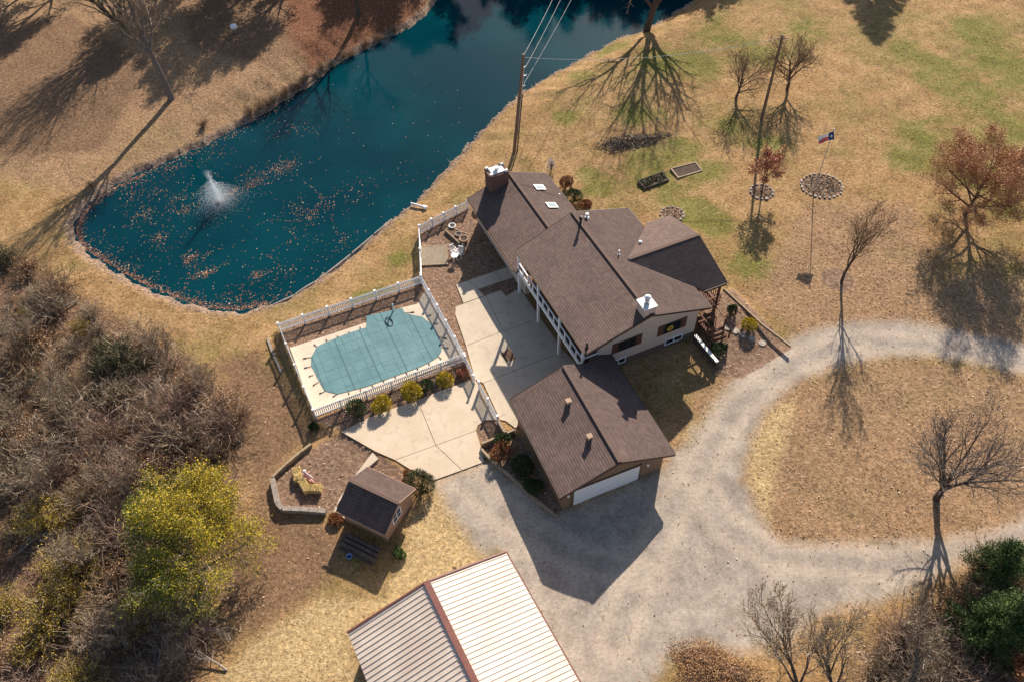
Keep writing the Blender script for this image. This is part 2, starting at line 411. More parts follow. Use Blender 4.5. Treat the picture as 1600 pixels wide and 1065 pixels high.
wood = g.ramp(n2, [(.25, (.08, .05, .033)), (.5, (.19, .115, .072)), (.8, (.36, .23, .15))])
lawn = g.mix(msk('woods', 1.0, .9), lawn, wood)
mul = g.ramp(n2, [(.22, (.11, .066, .045)), (.5, (.235, .15, .104)), (.8, (.42, .29, .21))])
grav = g.ramp(n1, [(.25, (.235, .197, .166)), (.5, (.335, .282, .238)), (.75, (.44, .375, .32))])
grav = g.mix(g.math('MULTIPLY', g.ss(g.vor(9, co, 'Distance'), .5, .0), .16), grav, (.16, .135, .12))
grav = g.mix(g.math('MULTIPLY', g.attr('track'), g.math('ADD', .45, g.math('MULTIPLY', n1, .7))), grav, (.455, .37, .298))
grav = g.mix(g.math('MULTIPLY', g.ss(g.noise(.35, 5, co), .5, .68), .5), grav, (.44, .365, .29))
bank = g.ramp(n2, [(.25, (.11, .07, .05)), (.5, (.245, .17, .125)), (.8, (.44, .345, .275))])
c = g.mix(msk('bank', .75, .35), lawn, bank)
c = g.mix(msk('gravel', .55, .7), c, grav)
c = g.mix(msk('mulch', .10, .10), c, mul)
# fine blades, chips and dry leaves
c = g.mix(g.math('MULTIPLY', g.ss(n3, .58, .36), .35), c, g.mix(.55, c, (.05, .03, .018)))
vr = g.n('ShaderNodeTexVoronoi'); vr.inputs['Scale'].default_value = 5.5; g.L(co, vr.inputs['Vector'])
lf = g.math('MULTIPLY', g.math('LESS_THAN', vr.outputs['Distance'], .22), g.ss(g.noise(.9, 4, co), .42, .62))
c = g.mix(g.math('MULTIPLY', lf, .5), c, g.ramp(vr.outputs['Color'], [(.3, (.22, .11, .055)), (.6, (.42, .27, .16)), (.9, (.60, .46, .33))]))
fine = g.ramp(g.noise(4.6, 5, co, .8), [(.32, (.38, .36, .34)), (.46, (.88, .88, .88)), (.56, (1.08, 1.06, 1.05)), (.70, (1.7, 1.62, 1.55))])
lo = g.math('SUBTRACT', 1.0, g.math('MULTIPLY', msk('gravel', .55, .7), .45))
c = g.mix(lo, c, g.mix(1.0, c, fine, 'MULTIPLY'))
hb = g.math('ADD', g.math('MULTIPLY', n3, .7), g.math('MULTIPLY', n2, 1.0))
g.bump(hb, g.math('SUBTRACT', .75, g.math('MULTIPLY', msk('gravel', .55, .7), .60)), .12)
M['ground'] = g.done(c, .95, 0, .1)

w = N('pond_water')
f = w.noise(.07, 3); c = w.mix(w.ss(f, .35, .7), (.0004, .024, .036), (.0007, .037, .050))
wb = w.n('ShaderNodeBump'); wb.inputs['Strength'].default_value = .10; wb.inputs['Distance'].default_value = .05
w.L(w.math('ADD', w.noise(1.2, 3), w.math('MULTIPLY', w.noise(5, 2), .3)), wb.inputs['Height']); w.L(wb.outputs[0], w.b.inputs['Normal'])
w.b.inputs['IOR'].default_value = 1.33
M['water'] = w.done(c, .05, 0, .15)

pc = N('pool_cover_cloth')
uv = pc.co('UV'); sp = pc.n('ShaderNodeSeparateXYZ'); pc.L(uv, sp.inputs[0])
def seam(sock, per, wd):
    fr = pc.math('FRACT', pc.math('DIVIDE', sock, per)); a = pc.math('ABSOLUTE', pc.math('SUBTRACT', fr, .5))
    return pc.math('LESS_THAN', a, wd/per)
s1 = seam(sp.outputs[1], 1.05, .035); s2 = seam(sp.outputs[0], 1.05, .035); s3 = seam(sp.outputs[0], 2.1, .06)
sm = pc.math('MAXIMUM', pc.math('MULTIPLY', pc.math('MAXIMUM', s1, s2), .38), pc.math('MULTIPLY', s3, .62))
cc = pc.mix(pc.ss(pc.noise(.5, 5), .3, .7), (.080, .172, .190), (.115, .22, .24))
cc = pc.mix(pc.math('MULTIPLY', pc.ss(pc.noise(1.3, 6), .55, .75), .4), cc, (.17, .25, .26))
cc = pc.mix(sm, cc, (.03, .085, .095))
pc.bump(pc.math('ADD', pc.noise(.8, 4), pc.math('MULTIPLY', pc.noise(4, 3), .2)), .5, .12)
M['cover'] = pc.done(cc, .75, 0, .3)
# ---------------------------------------------------------------- ground sheet
GRAVEL = [(1640,560),(1560,541),(1480,524),(1400,511),(1330,511),(1280,520),(1235,536),(1200,554),(1160,580),(1125,622),(1100,655),(1075,692),(1046,716),(1031,737),(950,770),(877,797),(868,807),(800,745),(757,722),(677,751),(700,790),(748,862),(790,862),(700,1120),(1000,1120),(1040,1030),(1100,1005),(1160,1020),(1230,1000),(1290,955),(1360,945),(1420,925),(1500,885),(1640,840),(1640,790),(1560,828),(1450,845),(1300,852),(1215,845),(1180,800),(1160,755),(1168,695),(1195,645),(1245,602),(1300,580),(1370,566),(1450,565),(1530,577),(1640,610)]
MULCH = {
 'side_yard': ([(657,438),(654,357),(733,322),(812,412),(795,416),(712,445),(724,474),(712,480),(712,492),(728,540),(738,560),(725,556)], 0),
 'play_bed': ([(425,745),(440,725),(505,686),(535,676),(585,705),(640,740),(646,737),(650,760),(600,800),(530,790),(508,800),(430,797)], -.05),
 'fence_bed': ([(492,655),(726,558),(740,588),(715,600),(652,624),(615,637),(575,652),(535,674)], 0),
 'gate_bed': ([(744,675),(747,664),(757,657),(779,655),(789,675),(752,690)], 0),
 'garage_bed': ([(750,694),(790,670),(806,668),(878,797),(868,806),(800,745),(757,705)], 0),
 'pool_strip': ([(434,513),(658,438),(662,449),(650,476),(572,504),(453,543),(448,540)], 0),
 'path_bed': ([(747,453),(808,431),(814,450),(791,463),(783,454),(759,462)], 0),
 'east_bed': ([(1084,527),(1104,455),(1146,448),(1240,538),(1160,585),(1118,577)], 1.2)}
SOIL = [(330,560),(400,545),(440,590),(485,670),(425,745),(430,797),(500,810),(540,850),(520,900),(470,940),(400,985),(350,1000),(380,900),(400,760),(380,680)]
STRAW = [[(640,800),(690,760),(745,850),(760,880),(660,915),(545,985),(560,1065),(330,1065),(400,990),(500,930),(600,935),(630,860)],
         [(1170,690),(1195,655),(1240,625),(1225,690),(1205,750),(1200,830),(1165,760)],
         [(1060,690),(1110,640),(1150,600),(1130,660),(1080,715)]]
WOODS = [(-60,385),(40,412),(120,458),(200,505),(290,555),(345,600),(385,650),(395,720),(370,780),(395,860),(390,930),(330,1000),(290,1120),(-60,1120)]
WOODS2 = [(1330,1120),(1350,1010),(1400,965),(1470,940),(1540,870),(1640,840),(1640,1120)]
LEAFY = [[(1160,700),(1245,600),(1370,562),(1530,575),(1660,610),(1660,800),(1560,830),(1300,855),(1200,835)],[(1090,600),(1140,590),(1150,640),(1060,700)],[(1250,330),(1420,330),(1480,520),(1250,530),(1180,470)],[(1300,440),(1640,440),(1640,560),(1300,520)],[(-90,-60),(470,-60),(560,75),(440,150),(300,215),(140,290),(-90,250)]]
REDL = [[(440,-40),(700,-40),(640,30),(600,58),(540,85),(480,100),(450,60)]]
GREEN = [(1500,160,50),(1560,215,55),(1440,215,42),(1480,260,40),(1410,90,34),(1560,100,45),(1190,95,40),(1120,60,40),(1030,95,45),(1000,180,40),(1020,290,40),(1110,270,30),(920,270,25),(1120,350,35),(1200,235,35),(600,450,28),(560,455,20),(620,390,20),(900,120,30),(1580,500,30),(1420,630,30),(1480,610,22),(1330,800,20),(400,560,25),(230,205,55),(400,150,40),(960,60,30),(1560,330,40),(940,290,25),(1520,60,55),(1590,130,50),(1460,120,40),(1420,250,45),(1530,290,40),(1100,110,40),(1250,60,45),(1140,200,30),(1060,230,35),(880,180,25),(1400,400,30),(1080,330,35),(1010,250,35),(1180,420,35),(1590,440,35)]
def ground_attrs(X, Y):
    A = {}
    A['gravel'] = sd_poly(X, Y, up_(GRAVEL, .1))
    m = np.full(X.shape, -9.)
    for p, z in MULCH.values(): m = np.maximum(m, sd_poly(X, Y, up_(p, z)))
    for q, r, z in (((1284,291), 1.75, 1.4), ((1190,300), 1.2, 1.2), ((1050,335), 1.1, .9), ((1310,433), 1.3, 1.3)):
        c0 = un(q, z); m = np.maximum(m, r-np.hypot(X-c0.x, Y-c0.y))
    A['mulch'] = m
    A['soil'] = np.maximum.reduce([sd_poly(X, Y, up_(SOIL, -.3)), sd_poly(X, Y, up_([(-80,30),(120,20),(245,95),(160,235),(-80,245)], .4))-.8, sd_poly(X, Y, up_([(250,-60),(470,-60),(520,60),(420,110),(290,80)], .5))-.8])
    A['straw'] = np.maximum.reduce([sd_poly(X, Y, up_(p, 0)) for p in STRAW])
    A['woods'] = np.maximum(sd_poly(X, Y, up_(WOODS, -.8)), sd_poly(X, Y, up_(WOODS2, .3)))
    A['redlitter'] = np.maximum.reduce([sd_poly(X, Y, up_(p, .4)) for p in REDL])
    A['leafy'] = np.maximum.reduce([sd_poly(X, Y, up_(p, .6)) for p in LEAFY])
    dp = sd_poly(X, Y, POND); A['bank'] = .85+dp
    tr = np.zeros(X.shape)
    for line in ([(1640,585),(1480,550),(1330,540),(1230,575),(1150,640),(1100,720),(1050,800),(1000,900),(960,1000)], [(1085,740),(1130,820),(1210,868),(1400,885),(1640,830)], [(720,740),(790,800),(900,870),(1020,900)]):
        q = up_(line, .2)
        dd = np.full(X.shape, 1e9)
        for p0, p1 in zip(q[:-1], q[1:]):
            ex, ey = p1.x-p0.x, p1.y-p0.y; t = np.clip(((X-p0.x)*ex+(Y-p0.y)*ey)/(ex*ex+ey*ey), 0, 1); dd = np.minimum(dd, np.hypot(X-p0.x-ex*t, Y-p0.y-ey*t))
        tr = np.maximum(tr, np.exp(-((dd-.85)/.45)**2))
    A['track'] = tr
    gsum = np.zeros(X.shape)
    for a, b, r in GREEN:
        c0 = un((a, b), .8); e = un((a+r, b), .8); s2 = (e-c0).length**2
        gsum += np.exp(-((X-c0.x)**2+(Y-c0.y)**2)/s2)
    A['green'] = np.clip(gsum*1.1+.10, 0, 1)
    return {k: np.clip(v, -4, 4) for k, v in A.items()}
def grade(lo, hi, step, far):
    a = list(np.arange(lo, hi+1e-6, step)); d = step; x = hi; pos = []
    while x < far: d *= 1.35; x += d; pos.append(x)
    d = step; x = lo; neg = []
    while x > -far: d *= 1.35; x -= d; neg.append(x)
    return np.array(neg[::-1]+a+pos)
def grid_mesh(name, xs, ys, zf, mat):
    X, Y = np.meshgrid(xs, ys); Z = zf(X, Y)
    nx, ny = len(xs), len(ys)
    me = bpy.data.meshes.new(name); me.vertices.add(nx*ny)
    me.vertices.foreach_set('co', np.stack([X, Y, Z], -1).reshape(-1).astype(np.float32))
    i = (np.arange(ny-1)[:, None]*nx+np.arange(nx-1)[None]).reshape(-1)
    q = np.stack([i, i+1, i+1+nx, i+nx], -1).reshape(-1)
    me.loops.add(len(q)); me.loops.foreach_set('vertex_index', q)
    me.polygons.add(len(i)); me.polygons.foreach_set('loop_start', np.arange(0, len(q), 4))
    me.polygons.foreach_set('use_smooth', np.ones(len(i), bool))
    me.update(calc_edges=True); me.materials.append(mat)
    for k, v in ground_attrs(X.reshape(-1), Y.reshape(-1)).items():
        a = me.attributes.new(k, 'FLOAT', 'POINT'); a.data.foreach_set('value', v.astype(np.float32))
    ob = bpy.data.objects.new(name, me); COL.objects.link(ob); return ob
tag(grid_mesh('ground', grade(-64, 64, .28, 900), grade(8, 104, .28, 900), hz, M['ground']), kind='structure')
wp = [(p.x, p.y) for p in POND]; wp = [(q.x, q.y) for q in inset(wp, -1.2)]
wm = MB(); wm.add([(x, y, ZW) for x, y in (wp if sum(wp[i][0]*wp[(i+1) % len(wp)][1]-wp[(i+1) % len(wp)][0]*wp[i][1] for i in range(len(wp))) > 0 else wp[::-1])], [tuple(range(len(wp)))])
tag(wm.build('pond_water', M['water']), kind='structure')

# ---------------------------------------------------------------- paving
def slab_px(name, polys, z, mat, gap=.02, th=.2):
    mb = MB()
    for p in polys:
        q = inset(up_(p, z), gap); mb.prism(q, z-th, z)
    return tag(mb.build(name, mat), kind='structure')
slab_px('driveway', [[(533,674),(575,652),(615,637),(652,624),(681,695),(617,718),(585,704)],
                     [(652,624),(715,600),(742,590),(757,626),(780,655),(757,656),(747,664),(744,672),(681,695)],
                     [(681,695),(744,672),(750,692),(757,721),(722,734)],
                     [(617,718),(681,695),(722,734),(677,750),(646,736)]], .02, M['concrete'])
slab_px('patio', [[(712,479),(759,462),(786,517),(728,540),(711,491)],
                  [(759,462),(783,453),(791,463),(812,450),(845,497),(786,517)],
                  [(728,540),(786,517),(845,497),(881,548),(800,580),(755,598),(742,592)],
                  [(755,598),(800,580),(881,548),(925,590),(866,636),(805,668),(790,657),(781,655)]], .021, M['concrete2'], .018)
slab_px('path', [[(712.5,445),(730,438.5),(747,452),(757,462),(724,474)], [(730,438.5),(771,424.5),(784,439),(747,452)], [(771,424.5),(795,416),(809,431),(784,439)]], .024, M['concrete2'], .018)
slab_px('pool_deck', [[(453,543),(572,504),(627,481),(652,475),(665,452),(727,556),(492,650)]], .022, M['deck'], .0)
slab_px('shed_path', [[(582,706),(591,716),(560,742),(525,790),(545,812),(520,800),(530,778),(556,740)]], .0, M['concrete2'], .0)
tag(MB().prism(up_([(782,553),(796,543),(806,560),(792,565)], .03), -.1, .03).build('tree_pit', simple('pit_mulch', (.07,.04,.026), (.20,.115,.075), 6, .95, .6)), kind='structure')

# ---------------------------------------------------------------- house
HO = Vector((.84, 44.22, 0)); hu = Vector((.39, -.92, 0)).normalized(); hv = Vector((.92, .39, 0)).normalized()
def H(u, v, z): return HO+hu*u+hv*v+Vector((0, 0, z))
house = thing('house', HO, 'brown shingled ranch house with white balcony, two chimneys and lower west wing', 'house')
def hprism(prof, u0, u1, mb):      # profile in (v,z) run along u
    n = len(prof)
    vs = [H(u0, v, z) for v, z in prof]+[H(u1, v, z) for v, z in prof]
    return mb.add(vs, [tuple(range(n)), tuple(range(2*n-1, n-1, -1))]+[((i+1) % n, i, n+i, n+(i+1) % n) for i in range(n)])
wl = MB()
hprism([(1.75,1.5),(10.2,1.5),(10.2,4.72),(5.4,6.24),(1.75,5.04)], -.75, 9.6, wl)
hprism([(.75,-.2),(7.05,-.2),(7.05,2.75),(4.1,3.95),(.75,2.75)], -10.85, -.76, wl)
wn_ = MB(); n4 = [H(1.0,9.9,.2),H(5.3,9.9,.2),H(5.3,12.6,.2),H(1.0,12.6,.2)]
wn_.prism(n4, -.2, 4.66); 
o_ = len(wl.v); wl.v += wn_.v; wl.f += [tuple(i+o_ for i in f) for f in wn_.f]
# wing gable filling under its roof
wl.add([H(1.0,12.58,4.7),H(7.9,12.58,4.6),H(4.4,12.58,5.76),H(1.0,12.3,4.7),H(7.9,12.3,4.6),H(4.4,12.3,5.76)], [(0,2,1),(3,4,5),(0,3,5,2),(1,2,5,4),(0,1,4,3)])
wl.build('wall', M['siding'], house, uv=True)
fd = MB(); hprism([(1.78,-.3),(10.17,-.3),(10.17,1.498),(1.78,1.498)], -.72, 9.57, fd); fd.build('foundation', M['found'], house)
# SE wall lower band, slightly proud
# roofs
def zsw(v): return 4.75+.3235*(v-.3)
RT_ = .14
r = MB(); r.slab([H(-1.3,.3,4.75),H(10.28,.3,4.75),H(10.28,5.4,6.4),H(-1.75,5.4,6.4)], RT_)
main_sw = r.build('roof', M['shingle'], house, uv=True)
r = MB(); r.slab([H(-1.75,5.405,6.4),H(10.28,5.405,6.4),H(10.28,10.68,4.72),H(-1.9,10.68,4.72)], RT_)
main_ne = r.build('roof', M['shingle'], house, uv=True)
r = MB(); r.slab([H(-11.2,.05,2.6),H(-1.0,.05,2.6),H(-1.0,4.1,4.12),H(-11.2,4.1,4.12)], RT_)
west_sw = r.build('roof', M['shingle'], house, uv=True)
r = MB(); r.slab([H(-11.2,4.105,4.12),H(-1.0,4.105,4.12),H(-1.0,7.75,2.75),H(-11.2,7.75,2.75)], RT_)
west_ne = r.build('roof', M['shingle'], house, uv=True)
zc = .02
r = MB(); r.slab([H(4.4,6.85,5.93+zc),H(4.4,13.18,5.93+zc),H(.3,13.4,4.55+zc),H(.3,11.2,4.55+zc),H(.8,10.7,4.72+zc)][::-1], RT_)
r.build('roof', M['shingle'], house, uv=True)
r = MB(); r.slab([H(4.41,6.85,5.93+zc),H(4.41,13.18,5.93+zc),H(8.6,13.2,4.53+zc),H(8.6,11.2,4.53+zc),H(8.05,10.7,4.72+zc)], RT_)
r.build('roof', M['shingle'], house, uv=True)
rc = MB()
rc.beam(H(-1.77,5.4,6.42), H(10.3,5.4,6.42), .26, .05); rc.beam(H(-11.22,4.1,4.14), H(-1.2,4.1,4.14), .24, .05); rc.beam(H(4.4,7.0,5.97), H(4.4,13.2,5.97), .24, .05)
rc.build('ridge_cap', M['ridge'], house)
fa = MB()
def edge(a, b, hgt=.2, w=.05, dz=-.1): fa.beam(Vector(a)+Vector((0,0,dz)), Vector(b)+Vector((0,0,dz)), w, hgt)
edge(H(-1.3,.26,4.75), H(10.28,.26,4.75)); edge(H(10.33,.3,4.75), H(10.33,5.4,6.4)); edge(H(10.33,5.4,6.4), H(10.33,10.68,4.72)); edge(H(10.28,10.72,4.72), H(8.7,10.72,4.72))
edge(H(-1.34,.3,4.75), H(-1.79,5.4,6.4)); edge(H(-1.79,5.4,6.4), H(-1.94,10.68,4.72)); edge(H(-1.9,10.72,4.72), H(.25,10.72,4.72))
edge(H(-11.24,.05,2.6), H(-11.24,4.1,4.12)); edge(H(-11.24,4.1,4.12), H(-11.24,7.75,2.75)); edge(H(-11.2,7.79,2.75), H(-1.2,7.79,2.75))
edge(H(4.4,13.24,5.93), H(.3,13.46,4.57)); edge(H(4.4,13.24,5.93), H(8.64,13.26,4.55)); edge(H(8.64,13.2,4.55), H(8.64,11.2,4.55)); edge(H(.26,13.4,4.57), H(.26,11.2,4.57))
fa.build('fascia', M['fascia'], house)
gt = MB(); gt.beam(H(-11.2,-.02,2.54), H(-1.35,-.02,2.54), .07, .08); gt.beam(H(-1.25,.2,4.68), H(10.25,.2,4.68), .07, .08); gt.build('gutter', M['t111'], house)
# chimneys
def chimney(u, v, z0, z1, su, sv, mat, capmat, parent, flue=True):
    mb = MB(); mb.box(H(u, v, (z0+z1)/2), (su, sv, z1-z0), hu, hv); ch = mb.build('chimney', mat, parent)
    cp_ = MB(); cp_.box(H(u, v, z1+.05), (su+.12, sv+.12, .1), hu, hv); cp_.build('chimney_cap', capmat, ch)
    return ch
ch = chimney(9.7, 5.3, 5.6, 7.0, 1.05, .95, M['siding'], M['cap'], main_sw)
fl = MB(); b0 = H(9.7, 5.3, 7.1); fl.lathe(b0, [(.19,0),(.19,.32),(.15,.33),(.15,.5),(.26,.52),(.26,.56),(.02,.66)], 14); fl.build('flue', M['metal'], ch)
ch = chimney(-10.75, 2.75, -.2, 5.0, 1.25, 1.7, M['brick'], M['brick'], west_sw)
cw = MB(); cw.box(H(-10.75, 2.75, 5.15), (.95, 1.2, .1), hu, hv); cw.lathe(H(-10.75, 2.75, 5.2), [(.16,0),(.16,.2),(.22,.22),(.22,.26)], 12)
for i in (-1, 1):
    for j in (-1, 1): cw.box(H(-10.75+i*.5, 2.75+j*.7, 5.2), (.2, .25, .2), hu, hv)
cw.build('flue', M['cap'], ch)
# skylights, pipes
def on_roof(px, plane):            # plane: function v -> z
    z = 4.0
    for _ in range(25):
        p = un(px, z)-HO; z = .5*z+.5*plane(p.dot(hv))
    p = un(px, z)-HO; return p.dot(hu), p.dot(hv), z
pw = lambda v: 4.12-(v-4.1)*.376
pn = lambda v: 6.4-(v-5.4)*.3175
nw_ = (hv*.376+Vector((0, 0, 1))).normalized(); sl_ = nw_.cross(hu)
for px in ((843,294), (862,322)):
    u, v, z = on_roof(px, pw); f_ = MB(); c0 = H(u, v, z+.04)
    f_.box(c0, (.7, .95, .16), hu, -sl_, nw_); k = f_.build('skylight', M['metal'], west_ne)
    MB().box(c0+nw_*.082, (.56, .8, .02), hu, -sl_, nw_).build('pane', M['skyglass'], k)
def pipe(px, plane, hgt, rad, mat, parent, capr=0, name='vent_pipe'):
    u, v, z = on_roof(px, plane); b = H(u, v, z-.05)
    pr_ = [(rad*1.9, 0), (rad*1.9, .08), (rad, .12), (rad, hgt)]
    if capr: pr_ += [(capr, hgt), (capr, hgt+.16), (.02, hgt+.2)]
    MB().lathe(b, pr_, 12).build(name, mat, parent)
pipe((907,350), lambda v: zsw(v), .6, .09, M['black'], main_sw, .15)
pipe((917,340), pn, .28, .1, M['white_paint'], main_ne, .14, 'roof_vent')
pipe((967,398), pn, .5, .055, M['white_paint'], main_ne); pipe((1000,382), pn, .22, .11, M['white_paint'], main_ne, .13, 'roof_vent')
pipe((917,543), lambda v: zsw(v), .35, .07, M['black'], main_sw, .09)
pipe((874,294+10), pw, .12, .05, M['white_paint'], west_ne)
# SE wall windows (wall face at u = 9.6)
def window(v, z, w_, h_, frame_mat, shutters=False, parent=house, u=9.6, mull=1):
    f_ = MB(); t = .07; uu = u+.02
    for dv, dz, a, b in ((0, h_/2, w_+t, t), (0, -h_/2, w_+t, t)): f_.box(H(uu, v+dv, z+dz), (.08, a, b), hu, hv)
    for i in range(mull+2): f_.box(H(uu, v-w_/2+w_*i/(mull+1), z), (.074, t, h_-t), hu, hv)
    wi = f_.build('window', frame_mat, parent)
    MB().box(H(u+.005, v, z), (.03, w_-.02, h_-.02), hu, hv).build('pane', M['glass'], wi)
    if shutters:
        for s in (-1, 1): MB().box(H(u+.03, v+s*(w_/2+.27), z), (.05, .42, h_+.1), hu, hv).build('shutter', M['shutter'], wi)
window(4.15, 3.15, 1.5, 1.0, M['fascia'], True); window(8.0, 3.15, 1.5, 1.0, M['fascia'], True)
window(8.35, 1.5, 1.5, .55, M['white'], u=9.62); window(3.55, 1.42, 1.2, .55, M['white'], u=9.62)
wr = thing('wreath', H(9.72, 7.75, 3.2), 'yellow sunflower wreath hung at the gable window of the house', 'wreath')
pet = MB(); c0 = H(9.72, 7.75, 3.2)
for i in range(18):
    a = 2*math.pi*i/18; d = hv*math.cos(a)+Vector((0, 0, math.sin(a))); e = hu.cross(d)
    pet.add([c0+d*.12-e*.06, c0+d*.3+hu*.03, c0+d*.12+e*.06, c0+d*.2-hu*.02], [(0,1,2),(0,3,1),(1,3,2),(0,2,3)])
pet.build('petals', M['sunflower'], wr); MB().tube([c0-hu*.02, c0+hu*.05], [.15, .12], 14).build('centre', M['oakleaf'], wr)
# south-west face: doors and windows under the balcony and on it
def swface(u, z, w_, h_, v=1.75, name='window', fm='white'):
    f_ = MB(); t = .08
    for du, dz, a, b in ((0, h_/2, w_+t, t), (0, -h_/2, w_+t, t), (w_/2, 0, t, h_-t), (-w_/2, 0, t, h_-t), (0, 0, .05, h_-t)): f_.box(H(u+du, v-.03, z+dz), (a, .08, b), hu, hv)
    wi = f_.build(name, M[fm], house); MB().box(H(u, v-.01, z), (w_-.02, .03, h_-.02), hu, hv).build('pane', M['glass'], wi)
for u, nm in ((1.2, 'window'), (3.6, 'sliding_door'), (6.0, 'window'), (8.2, 'sliding_door')): swface(u, 3.75 if nm == 'window' else 3.7, 1.8, 1.2 if nm == 'window' else 2.0, name=nm)
for u, nm in ((0.6, 'window'), (4.4, 'sliding_door'), (7.6, 'sliding_door')): swface(u, 1.1, 1.8, 1.0 if nm == 'window' else 2.0, v=1.78, name=nm)
for u in (-8.5, -5.5, -3): swface(u, 1.4, 1.2, 1.0, v=.75)
# balcony
bf = MB(); bf.box(H(4.25, 1.02, 2.55), (11.0, 1.4, .12), hu, hv); bal = bf.build('balcony', M['deckwood'], house)
ra = MB(); A0, A1 = -1.2, 9.75
for z in (3.55, 2.78): ra.beam(H(A0, .38, z), H(A1, .38, z), .09, .08)
for z in (3.55, 2.78): ra.beam(H(A1, .38, z), H(A1, 1.7, z), .08, .08)
ra.beam(H(A0, .33, 2.55), H(A1, .33, 2.55), .05, .26)
for k in range(1, 12): 
    u = A0+(A1-A0)*k/12
    ra.box(H(u, .38, 3.15), (.11, .1, .85), hu, hv)
# thin bars between the white posts
ra.build('railing', M['white'], bal)
bb = MB()
for k in range(0, 73):
    u = A0+.15*k
    if u < A1: bb.box(H(u, .40, 3.16), (.025, .025, .76), hu, hv)
bb.build('baluster', M['black'], bal)
for u in (-1.2, 2.4, 6.05, 9.7): MB().box(H(u, .42, 2.33), (.17, .17, 4.66), hu, hv).build('post', M['white'], bal)
# east porch under the wing roof: deck, posts, rails, steps
pf = MB(); pf.box(H(6.95, 11.9, 2.15), (3.2, 2.5, .15), hu, hv); por = pf.build('porch', M['deckwood'], house)
for u, v in ((8.3, 10.9), (8.3, 12.95), (5.5, 12.95)): MB().box(H(u, v, 2.75), (.16, .16, 3.5), hu, hv).build('post', M['deckwood'], por)
for a, b in (((8.5, 10.35), (8.5, 13.05)), ((8.5, 13.05), (5.5, 13.05))):
    mb = MB(); mb.beam(H(*a, 3.15), H(*b, 3.15), .1, .07); mb.beam(H(*a, 2.4), H(*b, 2.4), .07, .07)
    n_ = 14
    for i in range(n_+1):
        t = i/n_; mb.box(H(a[0]+(b[0]-a[0])*t, a[1]+(b[1]-a[1])*t, 2.78), (.05, .05, .7), hu, hv)
    mb.build('railing', M['deckwood'], por)
# lower stair landing out to the east bed
st = MB(); st.box(H(9.55, 11.6, 1.75), (1.6, 1.5, .12), hu, hv)
for i in range(3): st.box(H(10.55+.28*i, 11.6, 1.62-.14*i), (.28, 1.4, .1), hu, hv)
st.build('stair', M['deckwood'], por)
for v in (10.85, 12.35):
    mb = MB(); mb.beam(H(8.75, v, 2.65), H(10.4, v, 2.65), .08, .08); mb.beam(H(10.4, v, 2.65), H(11.2, v, 2.1), .08, .08)
    for u, z0, z1 in ((8.8, 1.3, 2.65), (10.38, 1.2, 2.65), (11.15, 1.2, 2.1)): mb.box(H(u, v, (z0+z1)/2), (.11, .11, z1-z0), hu, hv)
    mb.build('railing', M['deckwood'], por)

# ---------------------------------------------------------------- garage
GO = Vector((2.92, 25.36, 0)); gx = Vector((.934, .357, 0)).normalized(); gy = Vector((-gx.y, gx.x, 0))
def Q(x, y, z): return GO+gx*x+gy*y+Vector((0, 0, z))
gar = thing('garage', GO, 'detached brown garage with a wide white door and brown shingle roof', 'garage')
mb = MB(); prof = [(0,-.2),(7.46,-.2),(7.46,2.68),(3.75,4.22),(0,2.68)]; n = 5
vs = [Q(x, 0, z) for x, z in prof]+[Q(x, 7.6, z) for x, z in prof]
mb.add(vs, [tuple(range(n)), tuple(range(2*n-1, n-1, -1))]+[((i+1) % n, i, n+i, n+(i+1) % n) for i in range(n)])
mb.prism([Q(6.1, 7.59, 0), Q(7.4, 7.59, 0), Q(7.4, 9.6, 0), Q(6.1, 9.6, 0)], -.2, 2.6)
mb.build('wall', M['t111'], gar, uv=True)
ez, rz_ = 2.68, 4.4
r = MB(); r.slab([Q(-.38,-.42,ez), Q(3.75,-.42,rz_), Q(3.75,8.0,rz_), Q(-.38,8.0,ez)], .13); gr1 = r.build('roof', M['shingle'], gar, uv=True)
r = MB(); r.slab([Q(3.755,-.42,rz_), Q(8.0,-.42,ez-.03), Q(7.98,9.25,ez-.03), Q(6.1,9.5,3.45), Q(5.95,8.02,3.51), Q(3.755,8.0,rz_)], .13); gr2 = r.build('roof', M['shingle'], gar, uv=True)
MB().beam(Q(3.75,-.44,rz_+.02), Q(3.75,8.02,rz_+.02), .24, .05).build('ridge_cap', M['ridge'], gar)
fa = MB()
for a, b in (((-.38,-.46,ez),(3.75,-.46,rz_)), ((3.75,-.46,rz_),(8.0,-.46,ez-.03)), ((-.42,-.42,ez),(-.42,8.0,ez)), ((8.04,-.42,ez-.03),(8.02,9.25,ez-.03)), ((-.38,8.04,ez),(3.75,8.04,rz_)), ((3.75,8.04,rz_),(5.95,8.06,3.5))):
    fa.beam(Q(*a)+Vector((0,0,-.1)), Q(*b)+Vector((0,0,-.1)), .05, .2)
fa.build('fascia', M['fascia'], gar)
gd = MB(); gd.box(Q(3.24, -.02, 1.06), (4.86, .06, 2.12), gx, gy); gdo = gd.build('garage_door', M['door_white'], gar, uv=True)
tr = MB(); tr.box(Q(3.24, -.03, 2.19), (5.1, .1, .13), gx, gy)
for x in (.76, 5.73): tr.box(Q(x, -.03, 1.06), (.1, .1, 2.12), gx, gy)
tr.build('door_frame', M['t111'], gar)
for x in (.38, 6.25):
    l_ = MB(); l_.lathe(Q(x, -.1, 1.75), [(.05,0),(.09,.05),(.10,.2),(.04,.26)], 10); l_.box(Q(x, -.03, 1.9), (.1, .08, .12), gx, gy); l_.build('wall_lamp', M['white_paint'], gar)
